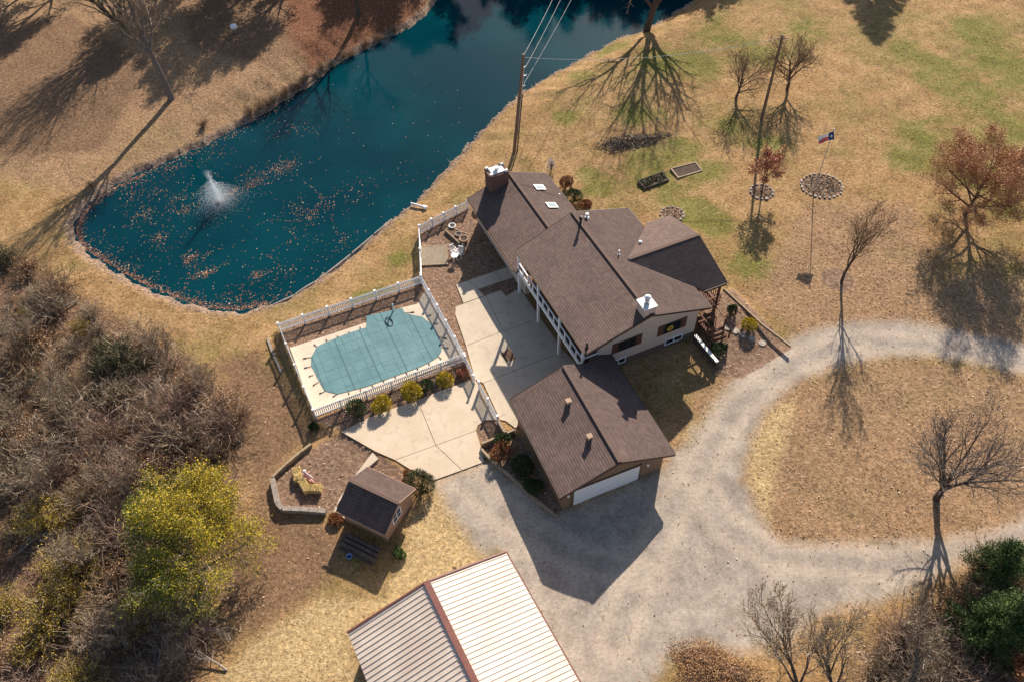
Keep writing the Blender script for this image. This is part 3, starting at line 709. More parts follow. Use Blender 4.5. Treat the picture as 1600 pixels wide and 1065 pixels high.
for px in ((888,629), (921,684)):
    z = 3.9
    for _ in range(20):
        p = un(px, z)-GO; z = .5*z+.5*(ez+(p.dot(gx)+.38)*(rz_-ez)/4.13)
    p = un(px, z); c0 = Vector((p.x, p.y, z+.1)); v_ = MB(); v_.box(c0, (.28, .28, .34), gx, gy); v_.box(c0+Vector((0,0,.19)), (.36, .36, .06), gx, gy); v_.build('roof_vent', M['terracotta'], gr1)

# ---------------------------------------------------------------- metal barn
E0 = un((790,862), 3.0); W0 = un((543,988), 3.0); R0 = un((665,910), 4.3)
bx_ = (E0-W0); BW = bx_.length; bx_.normalize(); by_ = Vector((bx_.y, -bx_.x, 0))      # by_ runs towards the viewer
BO = (E0+W0)/2; BO.z = 0
def B(x, y, z): return BO+bx_*x+by_*y+Vector((0, 0, z))
BL = 14.0; hx = BW/2
barn = thing('metal_barn', BO, 'pale ribbed metal roofed barn with dark red trim at the bottom edge of the photo', 'barn')
mb = MB(); prof = [(-hx+.3,-.3),(hx-.3,-.3),(hx-.3,2.9),(0,4.1),(-hx+.3,2.9)]
vs = [B(x, .3, z) for x, z in prof]+[B(x, BL-.3, z) for x, z in prof]; n = 5
mb.add(vs, [tuple(range(n-1, -1, -1)), tuple(range(n, 2*n))]+[(i, (i+1) % n, n+(i+1) % n, n+i) for i in range(n)])
mb.build('wall', M['barnwall'], barn, uv=True)
for s in (-1, 1):
    mb = MB(); e = B(s*hx, 0, 3.0); rd = B(0, 0, 4.3)
    t4 = [rd, B(0, BL, 4.3), B(s*hx, BL, 3.0), e]
    if s > 0: t4 = t4[::-1]
    mb.slab(t4, .05); sl2 = (rd-e); nn = sl2.cross(by_).normalized()
    if nn.z < 0: nn = -nn
    rf = mb.build('roof', M['barnroof'], barn, uv=True)
    rb = MB(); k = 0; y = .15
    while y < BL:
        rb.beam(e+by_*y+nn*.012, rd+by_*y+nn*.012, .045, .045, nn); y += .305
    rb.build('seam', M['barnroof'], rf, uv=True)
    for yy in (-.03, BL+.03):
        MB().beam(e+by_*yy+Vector((0,0,-.05)), rd+by_*yy+Vector((0,0,-.05)), .1, .24).build('rake_trim', M['barntrim'], barn)
MB().beam(B(0,-.05,4.33), B(0,BL+.05,4.33), .36, .07).build('ridge_cap', M['barntrim'], barn)
MB().beam(B(hx+.05,0,2.93), B(hx+.05,BL,2.93), .09, .12).build('gutter', M['barntrim'], barn)

# ---------------------------------------------------------------- shed
SO = Vector((-8.64, 23.56, -.15)); sx = Vector((.48, .88, 0)).normalized(); sy = Vector((-sx.y, sx.x, 0))
def K(x, y, z): return SO+sx*x+sy*y+Vector((0, 0, z))
shed = thing('garden_shed', SO, 'small tan garden shed with brown shingle roof and a white window, timbers stacked beside it', 'shed')
mb = MB(); prof = [(.1,-.3),(3.2,-.3),(3.2,1.72),(1.65,2.62),(.1,1.72)]; n = 5
vs = [K(x, 0, z) for x, z in prof]+[K(x, 3.35, z) for x, z in prof]
mb.add(vs, [tuple(range(n)), tuple(range(2*n-1, n-1, -1))]+[((i+1) % n, i, n+i, n+(i+1) % n) for i in range(n)])
mb.build('wall', M['shedwall'], shed, uv=True)
r = MB(); r.slab([K(-.2,-.25,1.72), K(1.65,-.25,2.8), K(1.65,3.55,2.8), K(-.2,3.55,1.72)], .1); r.build('roof', M['shingle'], shed, uv=True)
r = MB(); r.slab([K(1.655,-.25,2.8), K(3.48,-.25,1.72), K(3.48,3.55,1.72), K(1.655,3.55,2.8)], .1); r.build('roof', M['shingle'], shed, uv=True)
MB().beam(K(1.65,-.27,2.81), K(1.65,3.57,2.81), .22, .05).build('ridge_cap', M['ridge'], shed)
fa = MB()
for a, b in (((-.2,-.28,1.72),(1.65,-.28,2.8)), ((1.65,-.28,2.8),(3.48,-.28,1.72)), ((-.23,-.25,1.72),(-.23,3.55,1.72)), ((3.51,-.25,1.72),(3.51,3.55,1.72))): fa.beam(K(*a)+Vector((0,0,-.08)), K(*b)+Vector((0,0,-.08)), .04, .14)
fa.build('fascia', M['shedwall'], shed, uv=True)
f_ = MB(); wz, wx = 1.35, 1.45
for dx, dz, a, b in ((0,.47,1.0,.08),(0,-.47,1.0,.08),(.46,0,.08,.86),(-.46,0,.08,.86),(0,0,.05,.86),(0,0,.84,.05)): f_.box(K(wx+dx, -.03-(.004 if a == .84 else 0), wz+dz), (a, .07, b), sx, sy)
wi = f_.build('window', M['white'], shed); MB().box(K(wx, -.01, wz), (.86, .03, .86), sx, sy).build('pane', M['glass'], wi)

# ---------------------------------------------------------------- fences
PNW, PNE, PSE, PSW = [un(p, .97) for p in ((434,505.5), (657.5,431), (725,552.5), (489,640))]
def flat(p, z=0): return Vector((p.x, p.y, z))
def fence(name, label, runs, hgt=.98, ends=True, mat='white'):
    a0 = flat(runs[0][0]); root = thing(name, (a0.x, a0.y, runs[0][3] if len(runs[0]) > 3 else 0), label, 'fence')
    done = []
    for run in runs:
        a, b, nb_ = run[:3]; z0 = run[3] if len(run) > 3 else 0; z1 = run[4] if len(run) > 4 else z0
        a = flat(a, z0); b = flat(b, z1); d = (b-a)
        for i in range(nb_):
            p = a+d*(i/nb_); q = a+d*((i+1)/nb_); mb = MB(); L = (q-p).length; t = (q-p).normalized(); sd = Vector((-t.y, t.x, 0)).normalized()
            for z in (.16, hgt-.14): mb.beam(p+Vector((0,0,z)), q+Vector((0,0,z)), .04, .085)
            k = max(2, int(round(L/.15)))
            for j in range(1, k):
                c0 = p+(q-p)*(j/k); mb.box(c0+sd*.028+Vector((0,0,hgt/2+.02)), (.08, .02, hgt-.06), Vector((t.x, t.y, 0)).normalized(), sd)
            mb.build('panel', M[mat], root)
        for i in range(nb_+1):
            p = a+d*(i/nb_)
            if any((p-x).length < .2 for x in done): continue
            done.append(p); mb = MB(); t = flat(d).normalized(); s2 = Vector((-t.y, t.x, 0))
            mb.box(p+Vector((0,0,hgt/2-.03)), (.125, .125, hgt+.2), t, s2); mb.box(p+Vector((0,0,hgt+.09)), (.17, .17, .04), t, s2)
            mb.build('post', M[mat], root)
    return root
fence('picket_fence', 'white picket fence enclosing the covered swimming pool', [(PNW, PNE, 6), (PNE, PSE, 5), (PSW, PSE, 6), (PNW, PSW, 4)])
YM = un((654.5,353), .9); YE = un((730,313), 1.0)
PNE2 = PNE+(YM-PNE).normalized()*.25
fence('picket_fence', 'white picket fence from the pool corner round the bark yard to the house', [(PNE2, YM, 2, 0, -.05), (YM, YE, 4, -.05, -.05)])
g1 = un((740,586), .97); PSE2 = PSE+(g1-PSE).normalized()*.25
fence('picket_fence', 'short white picket fence between the pool corner and the patio', [(PSE2, g1, 1)])
g2 = un((748,596), .97); g3 = un((777,650), .97)
fence('picket_fence', 'short white picket fence along the concrete drive beside the garage', [(g2, g3, 2)])

# ---------------------------------------------------------------- pool cover
pu = (PNE-PNW); pu.z = 0; pu.normalize(); pv = Vector((-pu.y, pu.x, 0))
CV = [(345,470),(345,520),(385,600),(430,680),(510,700),(700,650),(850,595),(1000,540),(1080,505),(1140,465),(1160,430),(1140,340),(1100,270),(1040,220),(960,205),(930,195),(915,165),(690,215),(690,285),(580,320),(440,375),(380,405)]
cp3 = [un((400+a/4, 440+b/4), .05) for a, b in CV]
cov = thing('pool_cover', flat(sum(cp3, Vector())/len(cp3), .03), 'teal mesh safety cover strapped over the swimming pool', 'pool cover')
MB().prism(cp3, .03, .055).build('cloth', M['cover'], cov, uv=True, hdir=pu)
ctr = sum(cp3, Vector())/len(cp3)
SPR = [((345,470),(295,478)),((347,528),(300,537)),((360,580),(330,590)),((390,625),(355,648)),((430,684),(395,697)),((508,700),(480,716)),((575,686),(583,700)),((650,665),(655,680)),((722,640),(735,660)),((795,612),(800,625)),((865,588),(875,600)),((932,560),(945,575)),((1003,535),(1013,548)),((1075,505),(1085,518)),((1140,465),(1158,482)),((1158,410),(1205,412)),((1140,345),(1195,355)),((1110,260),(1135,262)),((1065,215),(1095,208)),((380,405),(362,390)),((445,372),(438,360)),((515,350),(508,338)),((585,325),(580,313)),((655,296),(650,283)),((690,222),(665,225)),((930,195),(990,190))]
for a, b in SPR:
    p = un((400+a[0]/4, 440+a[1]/4), .05); q = un((400+b[0]/4, 440+b[1]/4), .05)
    mb = MB(); mb.beam(p+Vector((0,0,.01)), q, .035, .02); mb.beam(p+(q-p)*.6+Vector((0,0,.015)), q+Vector((0,0,.01)), .055, .04)
    mb.build('strap', M['black'], cov)
# hand rail at the steps
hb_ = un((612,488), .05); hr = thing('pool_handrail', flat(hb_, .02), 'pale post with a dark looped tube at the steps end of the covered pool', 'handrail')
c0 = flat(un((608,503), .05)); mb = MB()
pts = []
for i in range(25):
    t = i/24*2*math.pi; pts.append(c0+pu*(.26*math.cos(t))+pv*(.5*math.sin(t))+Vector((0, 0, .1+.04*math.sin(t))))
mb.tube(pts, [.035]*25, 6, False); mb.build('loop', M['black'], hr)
MB().tube([un((615,485), .05)+Vector((0,0,0)), un((615,485), .05)+Vector((0,0,.75)), un((615,485), .05)+Vector((.12,-.2,.95))], [.06, .055, .05], 10).build('post', M['white'], hr)
# ---------------------------------------------------------------- trees and shrubs
def rdir(rng, d, ang, az=None):
    d = d.normalized(); a = Vector((0, 0, 1)) if abs(d.z) < .9 else Vector((1, 0, 0))
    x = d.cross(a).normalized(); y = d.cross(x); az = rng.uniform(0, 2*math.pi) if az is None else az
    return (d*math.cos(ang)+(x*math.cos(az)+y*math.sin(az))*math.sin(ang)).normalized()
class Tree:
    def __init__(s, seed, levels, kids, angs, ratio, wob=.12, trop=.08, rmin=.009, thick=1.0, split=1):
        s.rng = random.Random(seed); s.T = MB(); s.C = MB(); s.tips = []
        s.lv, s.kids, s.angs, s.ratio, s.wob, s.trop, s.rmin, s.split = levels, kids, angs, ratio, wob, trop, rmin, split
    def branch(s, p, d, L, r, lv, t0=.3):
        R = s.rng; n = (5, 5, 4, 3, 2, 2)[lv]; pts = [Vector(p)]; rs = [r]; d = d.normalized()
        for i in range(n):
            j = Vector((R.gauss(0, 1), R.gauss(0, 1), R.gauss(0, 1)))*s.wob*(1 if lv else .6)
            d = (d+j+Vector((0, 0, s.trop if lv else .0))).normalized()
            pts.append(pts[-1]+d*(L/n)); rs.append(max(s.rmin, r*(1-.72*(i+1)/n)))
        mb = s.T if lv <= s.split else s.C
        mb.tube(pts, rs, (8, 6, 5, 4, 3, 3)[lv], lv <= 1)
        if lv >= s.lv-1: s.tips += [(pts[k], d) for k in range(1, n+1)]
        if lv < s.lv:
            K_ = s.kids[lv]; az = R.uniform(0, 6.28)
            for k in range(K_):
                t = t0+(1-t0)*((k+.5+R.uniform(-.35, .35))/K_); x = min(n-.001, t*n); i = int(x); f = x-i
                q = pts[i].lerp(pts[i+1], f); rr = rs[i]+(rs[i+1]-rs[i])*f; az += 2.4+R.uniform(-.5, .5)
                dd = rdir(R, (pts[i+1]-pts[i]), s.angs[lv]*R.uniform(.75, 1.2), az)
                s.branch(q, dd, L*s.ratio[lv]*R.uniform(.75, 1.15)*(1.15-.45*t), max(s.rmin, rr*.66), lv+1, .22)
    def leaves(s, n, l, w, spread, rng=None, droop=0):
        R = s.rng; mb = MB()
        for _ in range(n):
            p, d = R.choice(s.tips); c = p+Vector((R.gauss(0, spread), R.gauss(0, spread), R.gauss(0, spread)-droop*R.random()))
            e = Vector((R.gauss(0, 1), R.gauss(0, 1), R.gauss(0, .7)-droop)).normalized()*l*R.uniform(.6, 1.2)
            f = e.cross(Vector((R.gauss(0, 1), R.gauss(0, 1), R.gauss(0, 1)))).normalized()*w*R.uniform(.6, 1.2)
            mb.add([c-e*.5, c+f*.5, c+e*.5, c-f*.5], [(0, 1, 2, 3)])
        return mb
def loc_build(mb, name, mat, root):       # mesh already in the root's own frame
    me = bpy.data.meshes.new(name); me.from_pydata(mb.v, [], mb.f); me.materials.append(mat); me.update()
    o = bpy.data.objects.new(name, me); COL.objects.link(o); o.parent = root; return o
def tree(name, base, label, cat, seed, h, r, trunk_l, levels, kids, angs, ratio, wob=.1, trop=.05, lean=(0, 0), barkm='bark', twigm='twig', leaf=None, t0=.55, group=None, multi=1, spreadang=.3):
    root = thing(name, base, label, cat, group); t = Tree(seed, levels, kids, angs, ratio, wob, trop)
    for k in range(multi):
        d = Vector((lean[0], lean[1], 1))
        if multi > 1: d = rdir(t.rng, d, spreadang*t.rng.uniform(.5, 1.2), 6.28*k/multi+t.rng.uniform(-.4, .4))
        t.branch(Vector((0, 0, -.1)), d, trunk_l*h*(t.rng.uniform(.8, 1.1) if multi > 1 else 1), r, 0, t0)
    # bring the crown to the surveyed height
    zt = max(v[2] for v in t.C.v) if t.C.v else h; k = h/zt
    for mb in (t.T, t.C): mb.v = [(a*(.5+.5*k), b*(.5+.5*k), c*k) for a, b, c in mb.v]
    t.tips = [(Vector((p.x*(.5+.5*k), p.y*(.5+.5*k), p.z*k)), d) for p, d in t.tips]
    loc_build(t.T, 'trunk', M[barkm], root); cr_ = loc_build(t.C, 'crown', M[twigm], root)
    if leaf and isinstance(leaf[0], tuple):       # two kinds of leaf: the turning side and the green side
        allt = t.tips; R = t.rng
        for mname, side_ in zip(leaf[0], (1, -1)):
            t.tips = [q for q in allt if side_*(q[0].x*.8+q[0].y*.45+(q[0].z-h*.55)*.5+R.gauss(0, .9)-.2) > 0] or allt
            loc_build(t.leaves(leaf[1]//2, *leaf[2:]), 'foliage', M[mname], root)
    elif leaf:
        lm = t.leaves(*leaf[1:]); loc_build(lm, 'foliage', M[leaf[0]], root)
    return root
def hgt(base, px): return top_of(base, px).z-base.z

# upper left bank tree
b = G((268,155)); tree('bare_tree', b, 'tall bare tree leaning over the left bank of the pond', 'tree', 11, 16, .34, .6, 4, (9,8,7,5), (.6,.6,.7,.7), (.62,.55,.5,.45), .10, .06, (.02, .05), 'palebark', 'twig', t0=.42)
b = G((196,52)); tree('bare_tree', b, 'many stemmed bare tree at the upper left whose shadow fans over the grass', 'tree', 12, 13, .2, .7, 4, (7,6,6,4), (.5,.6,.7,.7), (.55,.55,.5,.45), .10, .06, (0, 0), 'bark', 'twig', t0=.3, multi=6, spreadang=.32)
# twin trees on the shore at the top
b = G((1010,48)); tree('bare_tree', b, 'big bare tree on the shore of the pond at the top edge of the photo', 'tree', 23, 20, .46, .62, 4, (11,8,6,5), (.7,.6,.7,.7), (.75,.6,.5,.45), .12, .05, (0, 0), 'bark', 'browntwig', t0=.13)
# orchard trees
b = G((1150,154)); tree('bare_tree', b, 'small spreading bare fruit tree left of the leaning pole', 'tree', 31, hgt(b,(1163,80))*1.08, .17, .42, 4, (9,8,6,5), (.95,.65,.7,.7), (1.45,.62,.5,.4), .16, .10, (.03, 0), 'bark', 'browntwig', t0=.3)
b = G((1230,139)); tree('bare_tree', b, 'small crooked bare fruit tree right of the leaning pole', 'tree', 37, hgt(b,(1245,58))*1.08, .17, .5, 4, (11,8,6,5), (.85,.65,.7,.7), (1.0,.62,.5,.4), .18, .10, (.03, 0), 'bark', 'browntwig', t0=.2)
# lawn trees
b = G((1315,440)); tree('bare_tree', b, 'slender bare young tree by the gravel drive bend', 'tree', 41, hgt(b,(1365,310)), .13, .6, 4, (10,7,6,4), (.40,.5,.6,.6), (.75,.55,.45,.4), .10, .08, (0, 0), 'bark', 'browntwig', t0=.3)
b = G((1508,337)); tree('rusty_tree', b, 'round rust leaved tree on the lawn at the right of the photo', 'tree', 43, hgt(b,(1560,212)), .2, .82, 4, (20,9,6,3), (1.15,.6,.7,.7), (.80,.5,.45,.4), .08, .05, (-.08, 0), 'bark', 'browntwig', ('rustleaf', 44000, .17, .05, .19), t0=.16)
b = G((1190,302)); tree('red_maple', b, 'young red leaved maple beside the shadow of the leaning pole', 'tree', 47, hgt(b,(1210,236)), .08, .75, 3, (12,7,5), (.75,.6,.7), (.55,.5,.5), .08, .05, (0, 0), 'bark', 'browntwig', ('redleaf', 3200, .17, .10, .13), t0=.3)
b = G((1463,778)); tree('bare_tree', b, 'wide bare tree standing on the leafy island inside the drive loop', 'tree', 53, 9.4, .25, .34, 4, (9,8,7,5), (.55,.55,.6,.65), (1.75,.6,.5,.45), .10, .07, (.02, .04), 'bark', 'palebark', t0=.3)
def leaning(base, tip, z):
    t_ = un(tip, z); return ((t_.x-base.x)/(z-base.z), (t_.y-base.y)/(z-base.z))
b = G((1262,1125)); tree('bare_tree', b, 'bare tree at the bottom edge with its limbs reaching left over the gravel', 'tree', 59, 6.2, .13, .62, 4, (9,7,6,5), (.55,.55,.6,.65), (.75,.55,.5,.45), .10, .06, leaning(b, (1190,900), 6), 'bark', 'twig', t0=.3)
b = G((1304,1120)); tree('bare_tree', b, 'upright bare tree at the bottom edge right of the one reaching over the gravel', 'tree', 61, 6.4, .13, .62, 4, (9,7,6,5), (.5,.55,.6,.65), (.7,.55,.5,.45), .10, .06, leaning(b, (1302,895), 6), 'bark', 'twig', t0=.3)
b = G((1420,1100)); tree('bare_tree', b, 'thin bare tree among the brush at the lower right', 'tree', 67, 6.0, .10, .62, 4, (8,7,6,4), (.5,.55,.6,.65), (.65,.55,.5,.45), .12, .06, leaning(b, (1440,900), 6), 'palebark', 'twig', t0=.3)
# yellow-green willow, lower left
b = G((318,912)); tree('yellow_tree', b, 'big feathery yellow green tree at the edge of the left thicket', 'tree', 71, 8.6, .24, .8, 4, (17,9,7,5), (.95,.65,.7,.7), (.66,.58,.5,.45), .12, .03, (.0, .05), 'palebark', 'twig', (('willowyellow', 'willowleaf'), 62000, .17, .05, .24, .4), t0=.16)
# the trees that stand just beyond the top of the photo: they shade the far bank and mirror in the pond
b = G((561,26)); tree('bare_tree', b, 'bare tree at the top edge on the red leaf litter of the far bank', 'tree', 73, 12.5, .26, .6, 4, (8,7,6,4), (.6,.6,.7,.7), (.65,.55,.5,.45), .11, .06, (0, 0), 'bark', 'browntwig', t0=.4)
proto_tall = tree('bare_tree', G((60,-60)), 'tall dark bare tree beyond the far bank', 'tree', 79, 15, .3, .6, 4, (10,8,6,5), (.7,.6,.7,.7), (.62,.55,.5,.45), .11, .05, (0, 0), 'bark', 'browntwig', ('oakleaf', 12000, .3, .2, .3), t0=.3, group='trees beyond the far bank')
for i, (px, rz, sc) in enumerate((((60,-25), 4.1, .9), ((120,-30), 1.1, .9), ((395,-22), 3.6, .9), ((470,-40), .3, .95), ((20,-20), 2.2, .95), ((300,-30), 4.9, .9), ((-70,-20), 4.0, 1.0), ((330,-60), 2.1, 1.0), ((430,-75), 2.9, .95), ((640,-120), 3.3, 1.05), ((760,-210), .4, 1.1), ((850,-230), 1.9, 1.15), ((960,-215), 5.1, 1.05), ((1080,-150), 2.6, .9), ((-180,60), .9, 1.0), ((250,-140), 5.5, 1.1), ((560,-180), 4.4, 1.1))):
    dup(proto_tall, G(px), rz, sc)
proto_dense = tree('leafy_tree', G((790,-160)), 'dark leafy tree beyond the head of the pond', 'tree', 80, 15, .3, .6, 4, (12,8,6,4), (.8,.6,.7,.7), (.62,.55,.5,.45), .11, .05, (0, 0), 'bark', 'browntwig', ('cedarleaf', 22000, .4, .22, .3), t0=.2, group='trees beyond the head of the pond')
for i, (px, rz, sc) in enumerate((((870,-190), 1.1, 1.35), ((960,-185), 3.0, 1.2), ((800,-175), 4.4, 1.4), ((915,-150), 2.4, 1.2), ((1040,-150), .9, 1.2), ((1085,-125), 5.4, 1.0), ((1150,-120), .5, 1.0), ((665,-110), 1.7, 1.0))):
    dup(proto_dense, G(px), rz, sc)
# dense evergreen just beyond the top right corner, only its shadow reaches in
def conifer(base, label, seed, h, rad, n, mat='cedarleaf', cat='tree', name='evergreen_tree', group=None):
    R = random.Random(seed); root = thing(name, base, label, cat, group)
    T = MB(); T.tube([(0, 0, -.1), (.03, .02, h*.5), (0, 0, h*.97)], [.16, .1, .02], 8); Br = MB(); Lf = MB()
    for k in range(int(70+h*10)):
        t = R.uniform(.08, .98); z = h*t; L = rad*(1-t)**.8*R.uniform(.7, 1.15)+.15; az = R.uniform(0, 6.28)
        d = Vector((math.cos(az), math.sin(az), R.uniform(.0, .35))).normalized(); Br.tube([(0, 0, z), tuple(d*L*.6+Vector((0, 0, z))), tuple(d*L+Vector((0, 0, z-.05*L)))], [.03, .02, .006], 3, False)
        for _ in range(int(n*L/60)+4):
            s_ = R.uniform(.2, 1.05); c = d*L*s_+Vector((R.gauss(0, .15), R.gauss(0, .15), z+R.gauss(0, .13)))
            e = (d+Vector((R.gauss(0, .7), R.gauss(0, .7), R.gauss(.2, .6)))).normalized()*R.uniform(.10, .24); f = e.cross(Vector((R.gauss(0, 1), R.gauss(0, 1), R.gauss(0, 1)))).normalized()*R.uniform(.03, .06)
            Lf.add([c-e*.5, c+f*.5, c+e*.5, c-f*.5], [(0, 1, 2, 3)])
    loc_build(T, 'trunk', M['bark'], root); loc_build(Br, 'branches', M['bark'], root); loc_build(Lf, 'foliage', M[mat], root)
    return root
conifer(G((1362,-66)), 'dense evergreen beyond the top edge that throws the dark round shadow', 83, 12.5, 5.2, 22000)
conifer(G((1640,355)), 'dark evergreen beyond the right edge of the photo', 84, 6.0, 1.6, 6000)
conifer(Vector((26.9, 15.8, .3)), 'dense green cedar at the right edge above the brush', 85, 6.2, 2.4, 11000)
conifer(Vector((28.8, 19.5, .4)), 'smaller green cedar behind the dense one at the right edge', 86, 4.6, 1.7, 8000)
b = Vector((27.6, 12.6, .3)); tree('oak_sapling', b, 'rust brown leaved oak sapling below the green cedar at the right edge', 'tree', 87, 4.6, .09, .75, 3, (10,7,5), (.8,.6,.7), (.55,.5,.5), .1, .05, (0, 0), 'bark', 'browntwig', ('oakleaf', 5500, .18, .12, .13), t0=.3)

# shrubs
def round_bush(base, label, seed, rx, h, n, mat, group=None, name='shrub', l=.11, w=.05):
    R = random.Random(seed); root = thing(name, base, label, 'shrub', group); Lf = MB(); St = MB()
    bumps = [(Vector((R.gauss(0, 1), R.gauss(0, 1), R.gauss(.4, .8))).normalized(), R.uniform(-.22, .42)) for _ in range(14)]
    for k in range(24):
        az = R.uniform(0, 6.28); e = R.uniform(.1, 1); St.tube([(0, 0, -.05), (rx*.4*e*math.cos(az), rx*.4*e*math.sin(az), h*.45), (rx*.85*e*math.cos(az), rx*.85*e*math.sin(az), h*(1-.35*e))], [.022, .015, .006], 4, False)
    for _ in range(n):
        d = Vector((R.gauss(0, 1), R.gauss(0, 1), R.gauss(0, 1))).normalized()
        if d.z < -.45: d.z = -d.z
        k = 1+sum(a*max(0, d.dot(b_)-.55)/.45 for b_, a in bumps); k *= R.uniform(.62, 1.04)**.6*R.uniform(.93, 1.05)
        c = Vector((d.x*rx*k, d.y*rx*k, max(.02, h*.48+d.z*h*.52*k)))
        e = (d*.8+Vector((R.gauss(0, .6), R.gauss(0, .6), R.gauss(.2, .6)))).normalized()*l*R.uniform(.6, 1.3); f = e.cross(Vector((R.gauss(0, 1), R.gauss(0, 1), R.gauss(0, 1)))).normalized()*w*R.uniform(.6, 1.3)
        Lf.add([c-e*.5, c+f*.5, c+e*.5, c-f*.5], [(0, 1, 2, 3)])
    loc_build(St, 'stems', M['bark'], root); loc_build(Lf, 'foliage', M[mat], root); return root
for px, label, rx, h, mat, sd in (((561,642), 'dark green shrub, leftmost in the bed below the pool fence', .58, .95, 'greenleaf', 1), ((597,638), 'small gold and green shrub between the dark green and the big golden one', .62, .9, 'goldleaf', 2),
        ((644,618), 'largest bright golden shrub below the pool fence', .72, 1.15, 'goldleaf', 3), ((667,605), 'dark green shrub between the two golden ones by the drive', .5, .8, 'greenleaf', 4), ((696,597), 'golden green shrub, rightmost below the pool fence', .55, .8, 'goldleaf', 5),
        ((659,762), 'round dark green boxwood at the corner of the shed', .85, 1.35, 'boxleaf', 6), ((1169,512), 'round yellow shrub among the stepping stones of the east bed', .5, .75, 'goldleaf', 7),
        ((786,693), 'green shrub at the top of the bed along the garage', .55, .8, 'greenleaf', 8), ((783,712), 'red brown shrub in the bed along the garage', .62, .75, 'oakleaf', 9), ((815,730), 'dark low green shrub shaded by the garage wall', .8, .6, 'greenleaf', 10), ((835,760), 'second dark low shrub nearer the garage front', .6, .5, 'greenleaf', 11),
        ((897,312), 'dark evergreen shrub behind the skylight roof', .6, .9, 'greenleaf', 12), ((884,292), 'brown twiggy shrub by the north wall of the house', .55, .8, 'oakleaf', 13), ((915,322), 'low rust shrub in the corner north of the house', .5, .5, 'oakleaf', 14),
        ((1142,490), 'dark little evergreen shrub in the east bed', .3, .8, 'greenleaf', 15), ((1122,548), 'dark spreading shrub by the white edging of the east bed', .5, .55, 'greenleaf', 16), ((1107,513), 'pale green shrub under the porch stair', .5, .7, 'boxleaf', 17),
        ((625,868), 'small green seedling on the straw below the shed', .32, .45, 'cedarleaf', 18), ((640,762-20), 'dry little shrub behind the shed roof', .3, .4, 'oakleaf', 19), ((525,812), 'brown dead shrub at the shed corner', .5, .5, 'oakleaf', 20),
        ((722,585), 'red leaved shrub in the corner of the pool fence bed', .4, .55, 'redleaf', 21), ((490,668), 'small dark shrub outside the lower left corner of the pool fence', .35, .45, 'greenleaf', 22), ((748,329), 'green shrub at the west corner of the house', .5, .6, 'boxleaf', 23)):
    round_bush(G(px), label, 900+sd, rx, h, int(900+3200*rx*h), mat)
# small white blossoming shrub on the lawn behind the roof
root = round_bush(G((861,268)), 'pale white flowering shrub on the lawn behind the skylight roof', 950, .4, 1.3, 700, 'flower')

# the thicket on the left and at the lower right: each bush is its own thing
def brush(seed, h, stems, mat, base, label, group, spread=.55, leaf=None, sub=6):
    R = random.Random(seed); root = thing('thicket_bush', base, label, 'bush', group); St = MB(); Tw = MB(); tips = []
    for k in range(stems):
        az = R.uniform(0, 6.28); inc = abs(R.gauss(0, spread)); d = Vector((math.cos(az)*math.sin(inc), math.sin(az)*math.sin(inc), math.cos(inc))); L = h*R.uniform(.6, 1.15)
        p = Vector((R.gauss(0, .25), R.gauss(0, .25), -.05)); pts = [p]
        for i in range(5):
            d = (d+Vector((math.cos(az), math.sin(az), -.12))*.10*i*R.uniform(.3, 1.3)+Vector((R.gauss(0, .13), R.gauss(0, .13), R.gauss(0, .08)))).normalized(); pts.append(pts[-1]+d*L/5)
        r0 = R.uniform(.016, .04); St.tube(pts, [r0*(1-.16*i) for i in range(6)], 4, False)
        for j in range(sub):
            i = R.randint(1, 4); f = R.random(); q = pts[i].lerp(pts[i+1], f); dd = rdir(R, pts[i+1]-pts[i], R.uniform(.4, 1.1)); l2 = L*R.uniform(.15, .42)
            m = q+dd*l2*.5; e = m+(dd+Vector((R.gauss(0, .3), R.gauss(0, .3), R.gauss(0, .3)))).normalized()*l2*.5
            Tw.tube([q, m, e], [.015, .011, .008], 3, False); tips.append(e); tips.append(m)
            for _ in range(2):
                g2_ = rdir(R, dd, R.uniform(.3, 1.0)); s0 = m.lerp(e, R.random()); Tw.tube([s0, s0+g2_*l2*R.uniform(.2, .5)], [.008, .005], 3, False)
    loc_build(St, 'stems', M[mat], root); loc_build(Tw, 'twigs', M[mat], root)
    if leaf:
        Lf = MB()
        for _ in range(leaf[1]):
            c = R.choice(tips)+Vector((R.gauss(0, .1), R.gauss(0, .1), R.gauss(0, .1))); e = Vector((R.gauss(0, 1), R.gauss(0, 1), R.gauss(0, 1))).normalized()*leaf[2]*R.uniform(.6, 1.2); f = e.cross(Vector((R.gauss(0, 1), R.gauss(0, 1), R.gauss(0, 1)))).normalized()*leaf[3]
            Lf.add([c-e*.5, c+f*.5, c+e*.5, c-f*.5], [(0, 1, 2, 3)])
        loc_build(Lf, 'foliage', M[leaf[0]], root)
    return root
KINDS = [('twig', 46, 2.3, None, 'grey leafless bush tangled into the thicket', 'grey leafless thicket bushes'), ('browntwig', 52, 2.0, None, 'brown leafless bush tangled into the thicket', 'brown leafless thicket bushes'),
         ('redtwig', 60, 2.6, None, 'reddish fine twigged bush of the thicket', 'reddish thicket bushes'), ('browntwig', 40, 1.9, ('litter', 1800, .12, .07), 'thicket bush with curled brown leaves still on it', 'brown leaved thicket bushes'),
         ('twig', 40, 2.0, ('yellowleaf', 3200, .11, .06), 'yellow leaved bush of the thicket', 'yellow leaved thicket bushes'), ('twig', 36, 1.7, ('boxleaf', 2600, .12, .06), 'dull green leaved bush of the thicket', 'green leaved thicket bushes'), ('drygrey', 70, 1.4, None, 'clump of pale dry stems in the thicket', 'pale dry thicket clumps')]
PR = [None]*len(KINDS); RB = random.Random(5)
